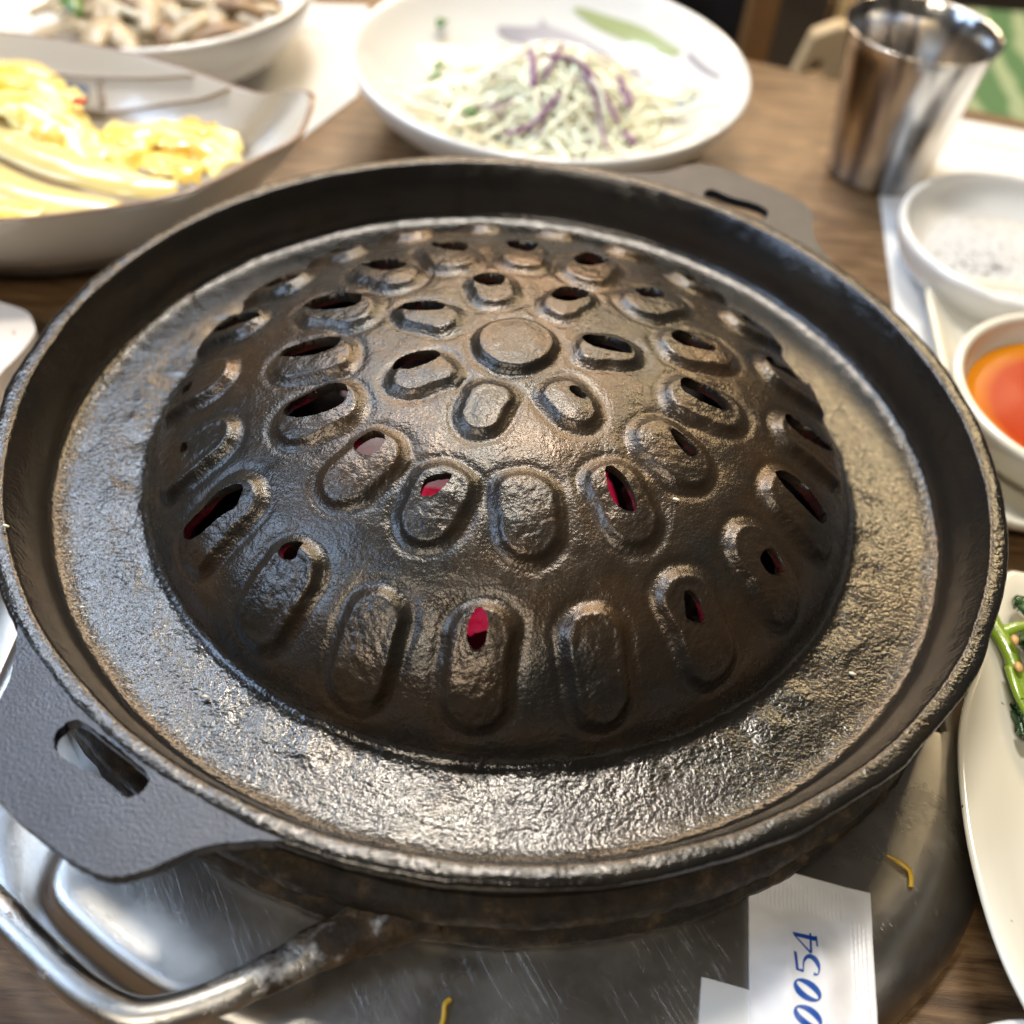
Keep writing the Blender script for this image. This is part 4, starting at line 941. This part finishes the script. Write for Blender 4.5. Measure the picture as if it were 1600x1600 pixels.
for k in range(26):
    x = random.uniform(15.35, 18.5); y = random.uniform(-7.2, -2.6); d = random.uniform(0, 2 * PI)
    if x < 15.9 and y > -3.2: y -= .8
    z = -3.5 + random.uniform(0, .9) * min(1, (x - 15.0)); ln = random.uniform(1.2, 2.2)
    pth = [(x + math.cos(d) * ln * t, y + math.sin(d) * ln * t * .8, z + .2 * math.sin(3 * t)) for t in (-.5, 0, .5)]
    P_ = catmull(pth, 5); n_ = len(P_); m_ = 7; V = []; F = []
    for i in range(n_):
        t = P_[min(i + 1, n_ - 1)] - P_[max(0, i - 1)]; t /= np.linalg.norm(t); s_ = np.cross(t, (0, 0, 1.)); s_ /= np.linalg.norm(s_)
        for j in range(m_):
            f_ = j / (m_ - 1) * 2 - 1; V.append(P_[i] + s_ * f_ * .5 * math.sin(PI * (i + .7) / (n_ + .4)) + np.array((0, 0, .35 * noise.noise(Vector((i * .7 + k * 3, f_ * 2.2, k))) - .12 * f_ * f_)))
    for i in range(n_ - 1):
        for j in range(m_ - 1): F.append((i * m_ + j, i * m_ + j + 1, (i + 1) * m_ + j + 1, (i + 1) * m_ + j))
    o = mesh_obj("spinach_leaf", V, F, M_spin); md = o.modifiers.new("thick", 'SOLIDIFY'); md.thickness = .0006
    tag(o, "wilted dark green spinach leaf in the heap on the right plate", "spinach leaf", "dark spinach leaves on the right plate")
for x, y, z, lb in ((15.05, -4.5, -2.72, "tan sesame seed on the greens, upper of the two by the stem"), (15.0, -5.35, -2.85, "tan sesame seed on the greens, lower of the two by the stem"), (16.1, -5.0, -2.5, "sesame seed farther right on the dark spinach")):
    V, F = lump_VF((x, y, z), (.13, .19, .08), 2, .1); tag(mesh_obj("sesame_seed", V, F, M_seed), lb, "sesame seed", "sesame seeds on the spinach")

# small white dish in the bottom right corner
cdh = lathe("corner_dish", [(.01, -5.4), (2.2, -5.4), (3.0, -4.6), (3.2, -4.0), (3.3, -3.95), (3.4, -4.05), (3.2, -4.7), (2.4, -5.7), (2.2, -5.95), (.01, -5.9)], M_white, None, centre=(13.6, -18.05), seg=64)
tag(cdh, "white dish whose rim just enters the bottom right corner", "dish")

# ------------------------------------------------------------------ packets on the steel
pk = empty("wipe_packet", (8.1, -15.3, HT), label="white sealed paper packet printed with blue italic digits lying on the steel housing", cat="packet")
PO = [(6.97, -12.45), (8.0, -11.72), (10.03, -12.03), (9.92, -12.8), (9.66, -15.24), (9.29, -19.03), (6.48, -19.25), (6.76, -15.49)]
def pk_z(x, y):
    t = (y + 12.6) / -6.5
    e = min(1, max(0, (-12.6 - y) / 1.5)) * min(1, max(0, (x - (7.02 + (y + 12.4) * .075)) / .9)) * min(1, max(0, (9.42 + (y + 12.6) * .07 - x) / .8))
    return HT + .16 + .24 * e * e * (3 - 2 * e) + .05 * nz((x, y, 0), 1.0) + .02 * nz((x, y, 0), 2.6) + .03 * math.sin(x * 1.2 + y * .6)
nx, ny = 90, 150; V = []; F = []
def lerp(a, b, t): return (a[0] + (b[0] - a[0]) * t, a[1] + (b[1] - a[1]) * t)
TL, TR, BL, BR = (7.03, -11.52), (10.03, -12.03), (6.48, -19.25), (9.29, -19.03)
for layer in (0, 1):
    for j in range(ny + 1):
        v = j / ny; a = lerp(TL, BL, v); b = lerp(TR, BR, v)
        for i in range(nx + 1):
            x, y = lerp(a, b, i / nx)
            z = pk_z(x, y)
            fx = i / nx
            if .035 < v < .082 and .06 < fx < .76: z += .022 * math.sin(i * 2.1)      # crimped seals
            if .086 < v < .13 and .06 < fx < .76: z += .022 * math.sin(i * 2.1 + 1)
            if .825 < fx < .96 and v > .13: z += .018 * math.sin((fx - .825) / .135 * 8 * PI) + .008 * math.sin(j * 1.9 + i)
            V.append((x, y, z if layer == 0 else HT + .03))
n1 = (nx + 1) * (ny + 1)
for j in range(ny):
    for i in range(nx):
        a = j * (nx + 1) + i; F.append((a, a + nx + 1, a + nx + 2, a + 1)); F.append((n1 + a, n1 + a + 1, n1 + a + nx + 2, n1 + a + nx + 1))
bd = [i for i in range(nx + 1)] + [j * (nx + 1) + nx for j in range(1, ny + 1)] + [ny * (nx + 1) + i for i in range(nx - 1, -1, -1)] + [j * (nx + 1) for j in range(ny - 1, 0, -1)]
for a, b in zip(bd, bd[1:] + bd[:1]): F.append((a, b, n1 + b, n1 + a))
o = mesh_obj("packet_body", V, F, M_packet, pk); recalc(o)
def ink_poly(name, poly, holes=()):
    bm = bmesh.new(); edges = []
    for L_ in [poly] + list(holes):
        vs = [bm.verts.new((x * S, y * S, 0)) for x, y in L_]; edges += [bm.edges.new((vs[i], vs[(i + 1) % len(vs)])) for i in range(len(vs))]
    r_ = bmesh.ops.triangle_fill(bm, edges=edges, use_beauty=True)
    bmesh.ops.subdivide_edges(bm, edges=bm.edges[:], cuts=1, use_grid_fill=False)
    for v in bm.verts: v.co.z = (pk_z(v.co.x / S, v.co.y / S) + .012) * S
    bmesh.ops.recalc_face_normals(bm, faces=bm.faces)
    me = bpy.data.meshes.new(name); bm.to_mesh(me); bm.free(); me.materials.append(M_ink)
    return me
D4=[[(7.904, -13.284), (8.473, -13.342), (8.458, -13.471), (7.926, -13.387)], [(7.922, -13.377), (7.952, -13.363), (8.278, -13.769), (8.239, -13.807)], [(8.322, -13.261), (8.368, -13.259), (8.3, -13.786), (8.239, -13.807)], [(8.459, -13.319), (8.497, -13.326), (8.467, -13.616), (8.429, -13.605)]]
D5=[[(7.856, -13.778), (7.921, -13.802), (7.917, -14.211), (7.852, -14.197)], [(7.851, -14.193), (8.041, -14.214), (8.022, -14.278), (7.858, -14.238)]]
L5=[(8.035, -14.265), (8.065, -14.076), (8.137, -13.965), (8.208, -13.935), (8.273, -13.975), (8.336, -14.071), (8.381, -14.185), (8.341, -14.285), (8.281, -14.244)]
R5=[(8.012, -14.267), (8.026, -14.074), (8.08, -13.922), (8.221, -13.822), (8.37, -13.878), (8.437, -14.021), (8.426, -14.183), (8.356, -14.311), (8.251, -14.323)]
D5.append([tuple(q) for q in catmull(L5, 4)] + [tuple(q) for q in catmull(R5, 4)[::-1]])
def ell(cx_, cy_, a, b, t, n=36): return [(cx_ + a * math.cos(k) * math.cos(t) - b * math.sin(k) * math.sin(t), cy_ + a * math.cos(k) * math.sin(t) + b * math.sin(k) * math.cos(t)) for k in np.linspace(0, 2 * PI, n, endpoint=False)]
def digit(polys):
    bm = bmesh.new()
    for k, (p_, h_) in enumerate(polys):
        me = ink_poly("tmp", p_, h_)
        for v in me.vertices: v.co.z += k * .0000012
        bm.from_mesh(me); bpy.data.meshes.remove(me)
    me = bpy.data.meshes.new("printed_digit"); bm.to_mesh(me); bm.free(); me.materials.append(M_ink)
    o = bpy.data.objects.new("printed_digit", me); col.objects.link(o); o.parent = pk; o.location = -pk.location
digit([(p_, ()) for p_ in D4]); digit([(p_, ()) for p_ in D5])
for c_ in ((8.074, -14.67), (8.02, -15.26), (7.97, -15.86)):
    digit([(ell(c_[0], c_[1], .335, .235, -.42), [ell(c_[0], c_[1], .285, .085, -.62)])])
pc = slab("paper_slip", [(5.72, -14.45), (6.95, -14.68), (6.6, -19), (5.2, -18.8)], HT + .02, HT + .07, M_paper)
tag(pc, "plain white paper slip lying left of the printed packet", "paper")
V, F = strip_VF(catmull([(10.65, -10.95, HT + .06), (10.95, -11.15, HT + .10), (11.15, -11.35, HT + .08), (11.12, -11.75, HT + .05)], 5), [.05] * 4 + [.11] * 12, .06)
tag(mesh_obj("yellow_shred", V, F, M_noodle), "bent yellow vegetable shred on the steel right of the packet", "food scrap")
V, F = strip_VF(catmull([(-.05, -15.45, HT + .05), (-.17, -15.6, HT + .09), (-.17, -15.9, HT + .08), (-.25, -16.2, HT + .05)], 5), .10, .06)
tag(mesh_obj("yellow_shred", V, F, M_noodle), "short orange-yellow shred on the steel at the bottom edge", "food scrap")
